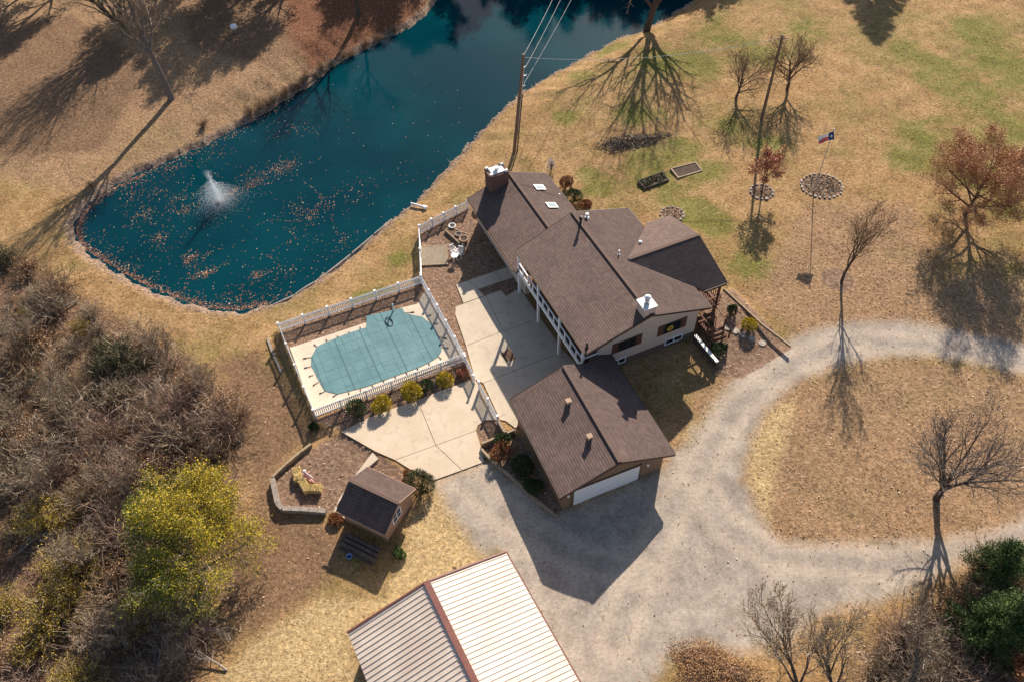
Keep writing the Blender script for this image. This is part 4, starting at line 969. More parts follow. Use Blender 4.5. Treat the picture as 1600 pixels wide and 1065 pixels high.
def put_brush(k, x, y, sc, rz):
    mat, stems, h, leaf, label, group = KINDS[k]; z = hz1(x, y)
    if PR[k] is None: PR[k] = brush(700+k, h, stems, mat, (x, y, z), label, group, .6, leaf)
    else: dup(PR[k], (x, y, z), rz, sc)
def in_poly(x, y, poly): return float(sd_poly(np.array([x]), np.array([y]), poly)[0])
wp1 = up_(WOODS, -.8); xs = [p.x for p in wp1]; ys = [p.y for p in wp1]; pts = []; tries = 0
while len(pts) < 150 and tries < 9000:
    tries += 1; x, y = RB.uniform(-50, max(xs)), RB.uniform(min(ys), max(ys)); d = in_poly(x, y, wp1)
    if d < .5: continue
    if any((x-a)**2+(y-b_)**2 < 1.15**2 for a, b_ in pts): continue
    c = proj((x, y, 0))
    if c[0] < -140 or c[1] > 1190: continue
    pts.append((x, y))
for x, y in pts:
    c = proj((x, y, -.5)); wts = [4.2, 3.5, 1.0, 3.4, .5, 1.3, 3.2]
    if c[0] < 160 and c[1] > 800: wts = [1.5, 1.5, .5, 2, 7, 1, 1]
    if 150 < c[0] < 320 and 640 < c[1] < 780: wts = [2, 1, 9, .5, 0, 0, 1]
    if 130 < c[0] < 240 and 530 < c[1] < 590: wts = [1, 1, 0, 1, 0, 5, 0]
    if (c[0]-318)**2/55**2+(c[1]-880)**2/70**2 < 1: continue
    put_brush(RB.choices(range(7), wts)[0], x, y, RB.choice((.45, .6, .8, .9, 1.0, 1.15, 1.4)), RB.uniform(0, 6.28))
sap = None
for i, (px, rz, sc) in enumerate((((205,770), 0, 1), ((120,640), 2.0, .8), ((55,540), 4.1, .9), ((260,560), 1.2, .7), ((90,760), 5.0, 1.1), ((30,680), 3.0, 1.0), ((190,1010), .6, .9), ((330,610), 2.6, .65), ((150,880), 3.7, .9), ((300,1020), 4.6, .7))):
    if sap is None: sap = tree('bare_sapling', G(px), 'bare sapling standing up out of the left thicket', 'tree', 91, 5.0, .06, .6, 3, (8,7,5), (.5,.55,.6), (.6,.5,.45), .13, .05, (0, 0), 'palebark', 'twig', t0=.25, group='saplings in the left thicket', multi=4, spreadang=.35)
    else: dup(sap, G(px), rz, sc)
def fallen(seed, base, label, group):
    root = thing('fallen_branch', base, label, 'branch', group); t = Tree(seed, 3, (7,6,4), (.6,.6,.7), (.55,.5,.5), .14, .0, .012)
    t.branch(Vector((-1.6, 0, .12)), Vector((1, .1, .06)), 3.4, .075, 0, .25); t.C.v = [(x, y, max(z, .03)*.7) for x, y, z in t.C.v]; t.T.v = [(x, y, max(z, .02)) for x, y, z in t.T.v]
    loc_build(t.T, 'limb', M['log'], root); loc_build(t.C, 'twigs', M['twig'], root); return root
fb0 = None
for px, rz in (((300,990), .4), ((330,1030), 2.6), ((130,600), 1.0), ((90,490), 3.9), ((200,640), 5.1), ((60,700), 2.0), ((290,620), .1), ((200,900), 4.2), ((250,1040), 1.4), ((40,860), .7)):
    if fb0 is None: fb0 = fallen(95, G(px), 'pale fallen branch lying in the left thicket', 'fallen branches in the left thicket')
    else: dup(fb0, G(px), rz, .8+.4*RB.random())
wp2 = up_(WOODS2, .3)
pts = []; tries = 0
while len(pts) < 38 and tries < 4000:
    tries += 1; x, y = RB.uniform(15, 30), RB.uniform(9, 21); d = in_poly(x, y, wp2)
    if d < .4 or any((x-a)**2+(y-b_)**2 < 1.2**2 for a, b_ in pts): continue
    pts.append((x, y)); put_brush(RB.choices(range(7), [6, 3, 2, 1, .3, .3, 1])[0], x, y, RB.uniform(.6, 1.05), RB.uniform(0, 6.28))
# weeds along the far bank
for px in ((322,205),(150,304),(396,184),(412,176),(425,170),(436,165),(446,160),(455,155),(463,150),(472,145),(480,139),(489,133),(498,126),(509,118),(522,110),(538,101),(556,91),(575,81),(598,69),(622,56)):
    p = G((px[0]-5+RB.gauss(0, 2), px[1]-7+RB.gauss(0, 2))); put_brush(RB.choice((6, 1, 1, 3)), p.x, p.y, RB.uniform(.35, .6), RB.uniform(0, 6.28))
# ---------------------------------------------------------------- poles, wires, flag
def pole(base, top, r0, r1, label, arms=True):
    root = thing('utility_pole', base, label, 'utility pole'); d = (top-base)
    MB().tube([base-Vector((0,0,.2)), base+d*.5, top], [r0, (r0+r1)/2, r1], 12).build('shaft', M['polewood'], root); return root
p1b = G((803,238)); p1t = top_of(p1b, (818,85))
P1 = pole(p1b, p1t, .17, .12, 'wooden utility pole between the pond and the house chimney with grey pipes up its side')
ax1 = (p1t-p1b).normalized(); side = Vector((.95, -.1, 0))
MB().tube([p1b+side*.32, p1b+side*.30+ax1*2.5, p1b+side*.27+ax1*(p1t-p1b).length*.62], [.075, .07, .065], 8).build('stub_post', M['polewood'], P1)
MB().tube([p1b+ax1*2.0+side*.2, p1b+ax1*(p1t-p1b).length*.88+side*.17], [.05, .05], 8).build('conduit', M['metal'], P1)
Lp = (p1t-p1b).length
for k, (f, l) in enumerate(((.70, .4), (.80, .45), (.88, .3))):
    mb = MB(); q = p1b+ax1*Lp*f; mb.beam(q, q+side*l, .06, .06); mb.lathe(q+side*l-Vector((0,0,.08)), [(.03,0),(.07,.04),(.04,.09),(.07,.14),(.03,.2)], 8); mb.build('insulator', M['metal'], P1)
p2b = G((1190,186)); p2t = top_of(p2b, (1223,55))
P2 = pole(p2b, p2t, .16, .11, 'tall leaning wooden utility pole on the lawn beside the red maple')
ax2 = (p2t-p2b).normalized()
mb = MB(); q = p2b+ax2*(p2t-p2b).length*.96; mb.beam(q-Vector((.55,0,0)), q+Vector((.55,0,0)), .07, .08); mb.build('crossarm', M['polewood'], P2)
def wirething(a, b, sag, label, r=.02):
    pts = [a.lerp(b, i/24)-Vector((0, 0, sag*4*(i/24)*(1-i/24))) for i in range(25)]
    root = MB().tube(pts, [r]*25, 5).build('power_line', M['wire'], None); tag(root, label, 'power line'); return root
for f, px, label in ((.985, (884,-45), 'left one of three power lines running from the pond pole off the top edge'), (.88, (897,-45), 'middle one of three power lines running from the pond pole off the top edge'), (.72, (916,-45), 'right one of three power lines running from the pond pole off the top edge')):
    a = p1b+ax1*Lp*f+side*(.3 if f < .98 else 0); e = un(px, 9.0); wirething(a, e, .25, label)
wirething(p1b+ax1*Lp*.97, q-Vector((.5,0,0)), .9, 'sagging power line strung between the two utility poles')
fb = G((1271,298)); ft = top_of(fb, (1303,203))
FP = thing('flagpole', fb, 'thin pale flagpole standing in the round stone edged bed', 'flagpole')
MB().tube([fb-Vector((0,0,.1)), ft], [.045, .028], 10).build('shaft', M['wire'], FP); MB().lathe(ft, [(.03,0),(.07,.04),(.07,.09),(.02,.13)], 10).build('finial', M['cap'], FP)
# flag streaming to the left from the top of the pole
fl_ = thing('flag', ft-Vector((0,0,.12)), 'red white and blue flag with one white star flying from the flagpole', 'flag')
fd_ = Vector((-.93, -.10, -.28)).normalized(); fw = Vector((.22, -.30, -1)); fw = (fw-fd_*fw.dot(fd_)).normalized(); fn = fd_.cross(fw)
FL, FH = 1.3, .75
def fpt(s, t):
    return ft-Vector((0,0,.15))+fd_*(FL*s)+fw*(FH*t*(1-.25*s))+fn*(.13*s*math.sin(7*s+2*t)+.05*math.sin(3*s+5*t))+Vector((0,0,-.12*s*s))
def patch(s0, s1, t0, t1, nm, mat):
    mb = MB(); a, b_ = 12, 8
    vs = [fpt(s0+(s1-s0)*i/a, t0+(t1-t0)*j/b_)+fn*o for o in (.006, -.006) for j in range(b_+1) for i in range(a+1)]
    n = (a+1)*(b_+1); fs = []
    for j in range(b_):
        for i in range(a):
            k = j*(a+1)+i; fs.append((k, k+1, k+a+2, k+a+1)); fs.append((n+k, n+k+a+1, n+k+a+2, n+k+1))
    mb.add(vs, fs); mb.build(nm, mat, fl_, smooth=True)
patch(0, .34, 0, 1, 'blue_field', M['flagblue']); patch(.34, 1, 0, .5, 'white_stripe', M['flagwhite']); patch(.34, 1, .5, 1, 'red_stripe', M['flagred'])
for o in (.014, -.014):
    mb = MB(); vs = [fpt(.17, .5)+fn*o]
    for i in range(10):
        r_ = .26 if i % 2 == 0 else .105; a = math.pi/2+math.pi*i/5; vs.append(fpt(.17+.17*.55*r_*math.cos(a)/.26*1.0, .5-r_*math.sin(a))+fn*o)
    mb.add(vs, [(0, 1+i, 1+(i+1) % 10) for i in range(10)]); mb.build('star', M['flagwhite'], fl_)

# ---------------------------------------------------------------- fountain
fc = un((344,317), ZW); fo = thing('fountain', fc, 'floating fountain spraying a white plume over the pond', 'fountain')
MB().lathe(fc-Vector((0,0,.06)), [(.42,0),(.50,.05),(.50,.16),(.36,.2),(.12,.22),(.08,.34)], 18).build('float', M['black'], fo)
R = random.Random(3)
def drops(n, f, name, rmin, rmax):
    mb = MB()
    for _ in range(n):
        c = f(); r_ = R.uniform(rmin, rmax); a = R.uniform(0, 6.28); ca, sa = math.cos(a)*r_, math.sin(a)*r_
        mb.add([c+Vector((ca, sa, -r_*.5)), c+Vector((-sa, ca, -r_*.5)), c+Vector((-ca*.7, -sa*1.2, -r_*.3)), c+Vector((0, 0, r_*1.1))], [(0, 1, 3), (1, 2, 3), (2, 0, 3), (0, 2, 1)])
    ob = mb.build(name, M['spray'], fo); tag(ob, kind='stuff')
def jet():
    t = R.random()**.9; z = .25+3.5*t; s_ = .02+.17*t*t; return fc+Vector((R.gauss(0, s_)-.1*t, R.gauss(0, s_), z))
def dome():
    a = R.uniform(0, 6.28); rr = abs(R.gauss(0, 1.15)); z = max(0.03, (1.0-(rr/2.6)**2)*2.3*R.random()**1.5); k = 1+.25*math.sin(3*a+1)+.15*math.sin(7*a); return fc+Vector((rr*k*math.cos(a), rr*k*math.sin(a), z))
drops(1600, jet, 'jet', .012, .026); drops(22000, dome, 'spray', .007, .019)

# ---------------------------------------------------------------- garden things
def framebox(name, label, pts, z, h, t, mat, fill, cat, rise=.75):
    c = sum(pts, Vector())/len(pts); root = thing(name, flat(c, z), label, cat); mb = MB(); n = len(pts)
    for i in range(n):
        a = flat(pts[i], z+h/2-.02); b = flat(pts[(i+1) % n], z+h/2-.02); d = (b-a).normalized(); mb.beam(a-d*t*.5, b-d*t*.5, t, h)
    mb.build('frame', mat, root)
    fm_ = MB().prism([flat(p) for p in inset(pts, t*.4) ] if False else [Vector((p.x, p.y, 0)) for p in inset(pts, t*.45)], z-.1, z+h*rise); fm_.build('soil', fill, root); return root
Ms = simple('dark_soil', (.035, .022, .015), (.10, .065, .045), 6, .95, .7)
Mm = simple('bark_mulch', (.06, .035, .022), (.20, .115, .075), 9, .95, .8)
Msand = simple('pale_pad', (.20, .155, .11), (.30, .24, .18), 5, .95, .5)
z_ = G((1020,285)).z
fr1 = framebox('raised_bed', 'planted raised bed with dark soil and green leaves on the lawn behind the house', up_([(997,286),(1034,272),(1044,284),(1007,297)], z_), z_, .3, .1, M['darktimber'], Ms, 'raised bed')
fr2 = framebox('raised_bed', 'empty raised bed with a pale timber frame on the lawn behind the house', up_([(1048,267),(1086,257),(1096,270),(1059,281)], z_), z_, .3, .12, M['timber'], Ms, 'raised bed')
def sprigs(root, poly, n, z, mat, h=.16, name='plants'):
    mb = MB(); P = [(p.x, p.y) for p in poly]; x0, x1 = min(p[0] for p in P), max(p[0] for p in P); y0, y1 = min(p[1] for p in P), max(p[1] for p in P); o = Vector(root.location); k = 0
    while k < n:
        x, y = R.uniform(x0, x1), R.uniform(y0, y1)
        if in_poly(x, y, poly) < .05: continue
        k += 1
        for _ in range(9):
            c = Vector((x+R.gauss(0, .09), y+R.gauss(0, .09), z+R.uniform(.0, h))); e = Vector((R.gauss(0, 1), R.gauss(0, 1), R.gauss(.4, .6))).normalized()*.13; f = e.cross(Vector((R.gauss(0, 1), R.gauss(0, 1), R.gauss(0, 1)))).normalized()*.05
            mb.add([c-e*.5, c+f, c+e*.5, c-f], [(0, 1, 2, 3)])
    tag(mb.build(name, M[mat], root), kind='stuff')
sprigs(fr1, up_([(997,286),(1034,272),(1044,284),(1007,297)], z_), 60, z_+.25, 'boxleaf')
pz = .0
framebox('play_pad', 'square timber edged pad in the bark yard inside the white fence', up_([(658,386),(698,384),(699,413),(658,415)], pz), pz-.02, .12, .1, M['timber'], Msand, 'pad', .7)
# stone rings on the lawn
def ring(px, r, n, label, sq=1.0, name='stone_ring', leaf=160):
    c = G(px); root = thing(name, c, label, 'stone ring'); 
    for i in range(n):
        a = 2*math.pi*i/n; mb = MB(); rr = r*R.uniform(.97, 1.03); p = c+Vector((rr*math.cos(a), rr*math.sin(a)*sq, 0)); p.z = hz1(p.x, p.y)
        s_ = 2*math.pi*r/n*R.uniform(.26, .42); t = Vector((-math.sin(a), math.cos(a), 0)); u_ = Vector((math.cos(a), math.sin(a), 0))
        prof = [p+t*s_*math.cos(q*math.pi/4+.3)*R.uniform(.8, 1.05)+u_*s_*.7*math.sin(q*math.pi/4+.3)*R.uniform(.8, 1.05) for q in range(8)]
        mb.prism(prof, p.z-.05, p.z+R.uniform(.08, .13)); mb.build('stone', M['stone'], root)
    if leaf:
        mb = MB()
        for _ in range(leaf):
            a = R.uniform(0, 6.28); q = r*.86*R.random()**.5; x, y = c.x+q*math.cos(a), c.y+q*math.sin(a)*sq; z = hz1(x, y)+R.uniform(.02, .2)
            e = Vector((R.gauss(0, 1), R.gauss(0, 1), R.gauss(.2, .5))).normalized()*R.uniform(.12, .26); f = e.cross(Vector((R.gauss(0, 1), R.gauss(0, 1), R.gauss(0, 1)))).normalized()*R.uniform(.03, .07); k = Vector((x, y, z))
            mb.add([k-e*.5, k+f, k+e*.5, k-f], [(0, 1, 2, 3)])
        tag(mb.build('dry_leaves', M['drygrey'], root), kind='stuff')
    return root
ring((1284,291), 1.8, 26, 'round stone edged bed of dry plants at the foot of the flagpole', .95, leaf=420)
ring((1190,300), 1.0, 14, 'low ring of stones on the lawn behind the red maple', 1, leaf=120)
ring((1050,335), 1.0, 14, 'stone fire ring on the lawn just behind the wing roof', 1, leaf=120)
# leaf pile under the big tree
def heap(px, rx, ry, h, n, label, mat='litter', name='leaf_pile', rot=0, l=.24):
    c = G(px); root = thing(name, c, label, 'leaf pile'); mb = MB(); K_ = 18; vs = []; fs = []
    for j in range(7):
        for i in range(K_):
            a = 2*math.pi*i/K_; q = (1-j/6.5); k = q*(.9+.15*math.sin(3*a+1)+.1*math.sin(5*a)); x, y = rx*k*math.cos(a), ry*k*math.sin(a)
            x, y = x*math.cos(rot)-y*math.sin(rot), x*math.sin(rot)+y*math.cos(rot); vs.append(c+Vector((x, y, h*(1-q*q)**1.0*(1+.25*math.sin(a*4+j))-.04)))
    for j in range(6):
        for i in range(K_): fs.append((j*K_+i, j*K_+(i+1) % K_, (j+1)*K_+(i+1) % K_, (j+1)*K_+i))
    fs.append(tuple(6*K_+i for i in range(K_))); mb.add(vs, fs); mb.build('mound', Mm, root)
    lf_ = MB()
    for _ in range(n):
        a = R.uniform(0, 6.28); q = R.random()**.55; k = q*(1.0+.15*math.sin(3*a+1)+.1*math.sin(5*a)+abs(R.gauss(0, .14))); x, y = rx*k*math.cos(a), ry*k*math.sin(a); x, y = x*math.cos(rot)-y*math.sin(rot), x*math.sin(rot)+y*math.cos(rot)
        p = c+Vector((x, y, max(0, h*(1-q*q)*(1+.25*math.sin(4*a)*q))+R.uniform(-.02, .10))); e = Vector((R.gauss(0, 1), R.gauss(0, 1), R.gauss(.2, .5))).normalized()*l*R.uniform(.5, 1.1); f = e.cross(Vector((R.gauss(0, 1), R.gauss(0, 1), R.gauss(0, 1)))).normalized()*l*.22
        lf_.add([p-e*.5, p+f, p+e*.5, p-f], [(0, 1, 2, 3)])
    tag(lf_.build('dry_leaves', M[mat], root), kind='stuff'); return root
heap((990,222), 3.4, 1.0, .35, 1500, 'long pile of grey brown cut stalks under the shadow of the big tree', 'drygrey', 'brush_pile', .16)
heap((1112,1046), 2.4, 1.5, .32, 7000, 'orange brown mound of straw and leaves at the bottom edge on the gravel', 'moundleaf', 'leaf_pile', -.3, .10)
# retaining walls and edging
def blockwall(name, label, px, z0, z1, th, mat, n=1.0, cat='retaining wall', zsee=None, cap=None):
    pts = up_(px, zsee if zsee is not None else z1); root = thing(name, flat(pts[0], z0), label, cat)
    for a, b in zip(pts[:-1], pts[1:]):
        a = flat(a); b = flat(b); L = (b-a).length; k = max(1, int(round(L/n))); d = (b-a)/k
        for i in range(k):
            p = a+d*i; q = a+d*(i+1); e = d.normalized()*.012; dz = R.uniform(-.012, .012)
            zz = (z0+z1)/2; MB().beam(flat(p+e, zz+dz), flat(q-e, zz+dz), th, z1-z0).build('block', M[mat], root)
            if cap: MB().beam(flat(p+e, z1+.05), flat(q-e, z1+.05), th+.04, .07).build('cap', M[cap], root)
    return root
blockwall('retaining_wall', 'curved pale block wall round the bark bed with the straw bales', [(425,746),(428,762),(433,785),(441,793),(470,794),(509,797)], -.6, .1, .32, 'block', .55)
blockwall('timber_edging', 'low dark timber edging from the fence corner to the block wall', [(425,744),(446,724),(470,704),(486,692)], -.5, -.02, .16, 'timber', 1.8)
blockwall('timber_edging', 'timber edging beside the lower ground left of the pool fence', [(418,528),(424,546),(440,582)], -.7, -.45, .18, 'log', 1.6)
blockwall('retaining_wall', 'timber wall along the planted bed beside the garage', [(752,700),(772,722),(800,745),(828,772),(872,806)], -.2, .34, .16, 'timber', 1.9)
blockwall('retaining_wall', 'short timber wall between the drive and the garage bed', [(752,692),(778,681),(804,670)], -.1, .42, .16, 'timber', 1.8)
blockwall('retaining_wall', 'timber kerb at the end of the patio beside the drive fence', [(778,655),(790,676)], -.05, .45, .18, 'timber', 1.8)
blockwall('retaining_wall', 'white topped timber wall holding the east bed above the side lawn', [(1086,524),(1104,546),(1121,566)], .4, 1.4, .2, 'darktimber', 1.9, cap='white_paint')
blockwall('timber_edging', 'pale timber edging between the east bed and the lawn', [(1131,450),(1160,477),(1190,505),(1236,540)], 1.15, 1.36, .12, 'timber', 1.6)
# white caps top that wall; its timber face is coloured dark as shade
# stepping stones
for i, px in enumerate(((1125,508),(1137,512),(1149,517),(1160,523),(1175,529),(1191,536))):
    c = G(px); mb = MB(); mb.prism([(c.x+.3*R.uniform(.9,1.05)*math.cos(a*math.pi/6), c.y+.3*R.uniform(.9,1.05)*math.sin(a*math.pi/6)) for a in range(12)], c.z-.05, c.z+.05)
    tag(mb.build('stepping_stone', M['stone']), 'round pale stepping stone in the east bed between the porch and the drive', 'stepping stone', 'stepping stones')
# straw bales and the stuffed figure
def bale(px, az, label, L=1.0, z=0):
    c = G(px); root = thing('straw_bale', c, label, 'straw bale'); d = Vector((math.cos(az), math.sin(az), 0)); s2 = Vector((-d.y, d.x, 0))
    cc_ = c+Vector((0,0,.24+z)); mb = MB()
    for i in range(-5, 6):
        f = L*i/11; mb.box(cc_+d*f+Vector((0,0,R.uniform(-.012,.012))), (L/11*.97, .46*R.uniform(.96,1.04), .45*R.uniform(.96,1.03)), d, s2)
    mb.build('body', M['haybody'], root); lf_ = MB()
    for _ in range(900):
        q = Vector((R.uniform(-.52,.52)*L, R.choice((-1,1))*.24 if R.random()<.45 else R.uniform(-.25,.25), R.uniform(-.2,.24)));
        if abs(q.y) < .235: q.z = .235
        p = cc_+d*q.x+s2*q.y+Vector((0,0,q.z)); e = Vector((R.gauss(0,1),R.gauss(0,1),R.gauss(0,.6))).normalized()*.10; f = e.cross(Vector((R.gauss(0,1),R.gauss(0,1),R.gauss(0,1)))).normalized()*.012
        lf_.add([p-e, p+f, p+e, p-f], [(0,1,2,3)])
    tag(lf_.build('loose_straw', M['straw'], root), kind='stuff')
    tw = MB()
    for f in (-.22, .22):
        pts = [cc_+d*(f*L)+s2*(.25*math.cos(a))*1.0+Vector((0,0,.245*math.sin(a))) for a in [k*math.pi/2+math.pi/4 for k in range(5)]]
        pts = [cc_+d*(f*L)+s2*(x*.245)+Vector((0,0,y_*.24)) for x, y_ in ((1,1),(-1,1),(-1,-1),(1,-1),(1,1))]; tw = MB(); tw.tube(pts, [.012]*5, 4); tw.build('twine', M['darktimber'], root)
bale((466,744), RAD(-75), 'straw bale at the far end of the little bale seat'); bale((478,762), RAD(-58), 'middle straw bale of the little bale seat'); bale((493,766), RAD(-5), 'straw bale at the near end of the bale seat, lying across')
dl = thing('stuffed_figure', G((483,748)), 'pink and white stuffed figure slumped against the straw bales', 'doll'); c0 = Vector(dl.location)
MB().tube([c0+Vector((0,0,.05)), c0+Vector((-.12,.1,.22)), c0+Vector((-.2,.2,.42)), c0+Vector((-.22,.25,.6))], [.12,.17,.15,.07], 10).build('body', M['pink'], dl)
MB().lathe(c0+Vector((-.22,.25,.58)), [(.03,0),(.10,.05),(.12,.12),(.08,.2),(.01,.23)], 12).build('head', M['flagwhite'], dl)
for s in (-1, 1): MB().tube([c0+Vector((s*.06,-.02,.1)), c0+Vector((.14+s*.08,-.16,.12)), c0+Vector((.3+s*.08,-.3,.06))], [.07,.06,.05], 8).build('leg', M['pink'], dl)
for s in (-1, 1): MB().tube([c0+Vector((-.2+s*.12,.2,.42)), c0+Vector((-.12+s*.25,.1,.25)), c0+Vector((s*.28,.02,.1))], [.05,.045,.04], 8).build('arm', M['flagwhite'], dl)
# timbers stacked by the shed
for i in range(7):
    y0 = .15+.33*(i % 4) if i < 4 else .3+.33*(i-4); zt = .0 if i < 4 else .27
    a = K(-.55-y0, -.1+R.uniform(-.15,.15), .05+zt); b_ = K(-.55-y0, 2.7+R.uniform(-.2,.2), .05+zt)
    a.z += .0; o_b = MB().beam(a, b_, .24, .24).build('stacked_timber', M['darktimber']); 
    tag(o_b, 'dark weathered timber beam in the stack beside the shed', 'timber', 'timbers stacked beside the shed')
bk = thing('blue_bucket', G((547,871)), 'small blue tub left on the shaded ground below the stacked timbers', 'bucket')
MB().lathe(Vector(bk.location), [(.12,0),(.19,.3),(.215,.3),(.215,.33),(.17,.33),(.11,.04)], 14).build('tub', M['bluep'], bk)
MB().tube([Vector(bk.location)+Vector((.2*math.cos(a),0,.33+.16*math.sin(a))) for a in [k*math.pi/8 for k in range(9)]], [.012]*9, 5).build('handle', M['metal'], bk)
# things in the bark yard: planter, pots, chairs
pl = framebox('planter_box', 'long narrow timber planter frame against the yard fence', up_([(696,362),(704,358),(730,368+0),(718,382)], 0), 0, .25, .09, M['timber'], Mm, 'planter')
def pot(px, r, label, mat='terracotta', ringy=False):
    c = G(px); root = thing('plant_pot', c, label, 'pot')
    MB().lathe(c, [(r*.7,0),(r*.95,.28),(r,.3),(r,.38),(r*.82,.38),(r*.78,.3)], 16).build('tub', M[mat], root); MB().lathe(c+Vector((0,0,.25)), [(r*.8,0),(r*.6,.07)], 12).build('soil', Ms, root); return root
pot((725,377), .42, 'round tan planter with dark soil, largest pot in the bark yard'); pot((717,370), .3, 'pale round pot beside the largest planter', 'stone'); pot((707,357), .33, 'white stone pot nearest the yard fence', 'white_paint')
MB_ = MB(); c = G((724,391)); MB_.lathe(c, [(.16,0),(.2,.15),(.12,.45),(.17,.6),(.1,.78),(.02,.85)], 14); tag(MB_.build('garden_ornament', M['stone']), 'pale stone garden ornament beside the white chairs', 'ornament')
def chair(px, az, label):
    c = G(px); root = thing('garden_chair', c, label, 'chair'); d = Vector((math.cos(az), math.sin(az), 0)); s2 = Vector((-d.y, d.x, 0)); U_ = Vector((0,0,1))
    mb = MB()
    for k in range(6): mb.beam(c+s2*(-.2+.08*k)+d*-.2+U_*.45, c+s2*(-.2+.08*k)+d*.22+U_*.45, .045, .025)
    mb.beam(c+s2*-.23+d*.22+U_*.44, c+s2*.23+d*.22+U_*.44, .04, .04); mb.build('seat', M['white'], root)
    mb = MB()
    for k in range(5): mb.beam(c+s2*(-.18+.09*k)+d*-.22+U_*.5, c+s2*(-.18+.09*k)+d*-.32+U_*.92, .035, .02)
    mb.beam(c+s2*-.23+d*-.32+U_*.93, c+s2*.23+d*-.32+U_*.93, .05, .05); mb.build('backrest', M['white'], root)
    for i in (-1,1):
        for j in (-1,1): MB().beam(c+s2*i*.21+d*j*.2+U_*.44, c+s2*i*.24+d*j*.25, .04, .04).build('leg', M['white'], root)
        mb = MB(); mb.beam(c+s2*i*.25+d*-.27+U_*.66, c+s2*i*.25+d*.2+U_*.66, .05, .03); mb.beam(c+s2*i*.25+d*.2+U_*.66, c+s2*i*.25+d*.2+U_*.45, .035, .035); mb.build('armrest', M['white'], root)
chair((709,398), RAD(-60), 'white garden chair with its back to the pad, left of the pair'); chair((719,401), RAD(-110), 'white garden chair by the stone ornament, right of the pair')
tb = thing('garden_table', G((711,408)), 'small white garden table in front of the white chairs', 'table'); c = Vector(tb.location)
MB().lathe(c+Vector((0,0,.66)), [(.3,0),(.32,.02),(.3,.04)], 20).build('table_top', M['white'], tb)
for k in range(3): MB().beam(c+Vector((.06*math.cos(k*2.1),.06*math.sin(k*2.1),.66)), c+Vector((.26*math.cos(k*2.1),.26*math.sin(k*2.1),0)), .035, .035).build('leg', M['white'], tb)
# log and pipe on the shore
a = un((642,318), ZW+.6); b_ = un((664,324), ZW+.75); lg = MB().tube([a, b_], [.1,.12], 10); lg.lathe(b_-Vector((0,0,.15)), [(.2,0),(.22,.2),(.15,.28)], 10); tag(lg.build('drain_pipe', M['white_paint']), 'white pipe lying on the pond bank above the house side', 'pipe')
for i, (p, q_) in enumerate((((500,436),(548,398)), ((550,396),(583,368)), ((585,366),(612,343)), ((462,460),(498,438)), ((425,478),(460,462)))):
    a = un(p, ZW+.22); b_ = un(q_, ZW+.22); m_ = (a+b_)/2+Vector((R.uniform(-.1,.1), R.uniform(-.1,.1), .02))
    tag(MB().tube([a, m_, b_], [.10,.12,.09], 9).build('shore_log', M['log']), ('grey log lying along the waterline, '+('longest, mid shore', 'next up the shore from the longest', 'furthest up towards the house', 'left of the longest', 'nearest the lower end of the pond')[i]), 'log')
# white ball-like light on the far bank
wl_ = thing('yard_ornament', G((368,52)), 'small white domed ornament on the far bank under the trees', 'ornament'); c = Vector(wl_.location)
MB().lathe(c, [(.06,0),(.05,.5),(.12,.52)], 10).build('stand', M['stone'], wl_); MB().lathe(c+Vector((0,0,.5)), [(.12,0),(.34,.1),(.42,.3),(.34,.48),(.15,.58),(.02,.6)], 16).build('dome', M['white'], wl_)

# ---------------------------------------------------------------- stones, floating leaves, fallen leaves, grass (uncountable)
NPR = np.random.default_rng(7)
def cards(name, P, l, w, mat, tilt=.25, attrs=False, seed=1):
    """many small leaf faces in one mesh; P is n x 3"""
    r = np.random.default_rng(seed); n = len(P); a = r.uniform(0, 6.283, n); L = l*r.uniform(.55, 1.25, n); W_ = w*r.uniform(.55, 1.25, n)
    e = np.stack([np.cos(a)*L/2, np.sin(a)*L/2, r.normal(0, tilt, n)*L/2], -1); f = np.stack([-np.sin(a)*W_/2, np.cos(a)*W_/2, r.normal(0, tilt, n)*W_/2], -1)
    up1 = np.abs(e[:, 2:3])+np.abs(f[:, 2:3]); base = P.copy(); base[:, 2:3] += up1
    V = np.stack([base-e, base+f, base+e, base-f], 1).reshape(-1, 3)
    me = bpy.data.meshes.new(name); me.vertices.add(4*n); me.vertices.foreach_set('co', V.reshape(-1).astype(np.float32))
    me.loops.add(4*n); me.loops.foreach_set('vertex_index', np.arange(4*n)); me.polygons.add(n); me.polygons.foreach_set('loop_start', np.arange(0, 4*n, 4))
    me.update(calc_edges=True); me.materials.append(mat); o = bpy.data.objects.new(name, me); COL.objects.link(o); return tag(o, kind='stuff')
# floating leaves: rafts along the wind line and a thin scatter
xs = np.array([p.x for p in POND]); ys = np.array([p.y for p in POND])
def inpond(x, y): return sd_poly(x, y, POND)
rafts = [(322,428,12,3,170),(296,404,8,5,140),(250,372,9,6,120),(396,288,10,5,150),(430,266,14,5,120),(360,302,10,4,110),(292,330,10,5,120),(225,335,12,6,110),(452,258,9,5,100),(486,338,8,7,90),(404,432,10,4,90),(266,262,16,4,110),(205,300,14,5,80),(290,320,26,9,150),(250,375,18,14,150),(300,408,14,9,170),(318,425,22,5,170),(365,300,10,6,120),(392,288,22,10,150),(425,268,30,10,150),(450,262,18,9,110),(455,200,30,8,110),(430,180,40,6,90),(235,300,30,8,130),(215,325,20,20,130),(465,330,10,18,130),(480,345,22,12,110),(400,430,22,6,110),(445,425,22,9,100),(270,268,40,7,130),(540,90,30,6,60),(170,400,16,18,160),(200,425,20,12,140),(225,340,14,8,90),(340,240,20,8,100),(560,295,26,12,80),(430,395,36,10,90),(220,440,14,6,120)]
P = []
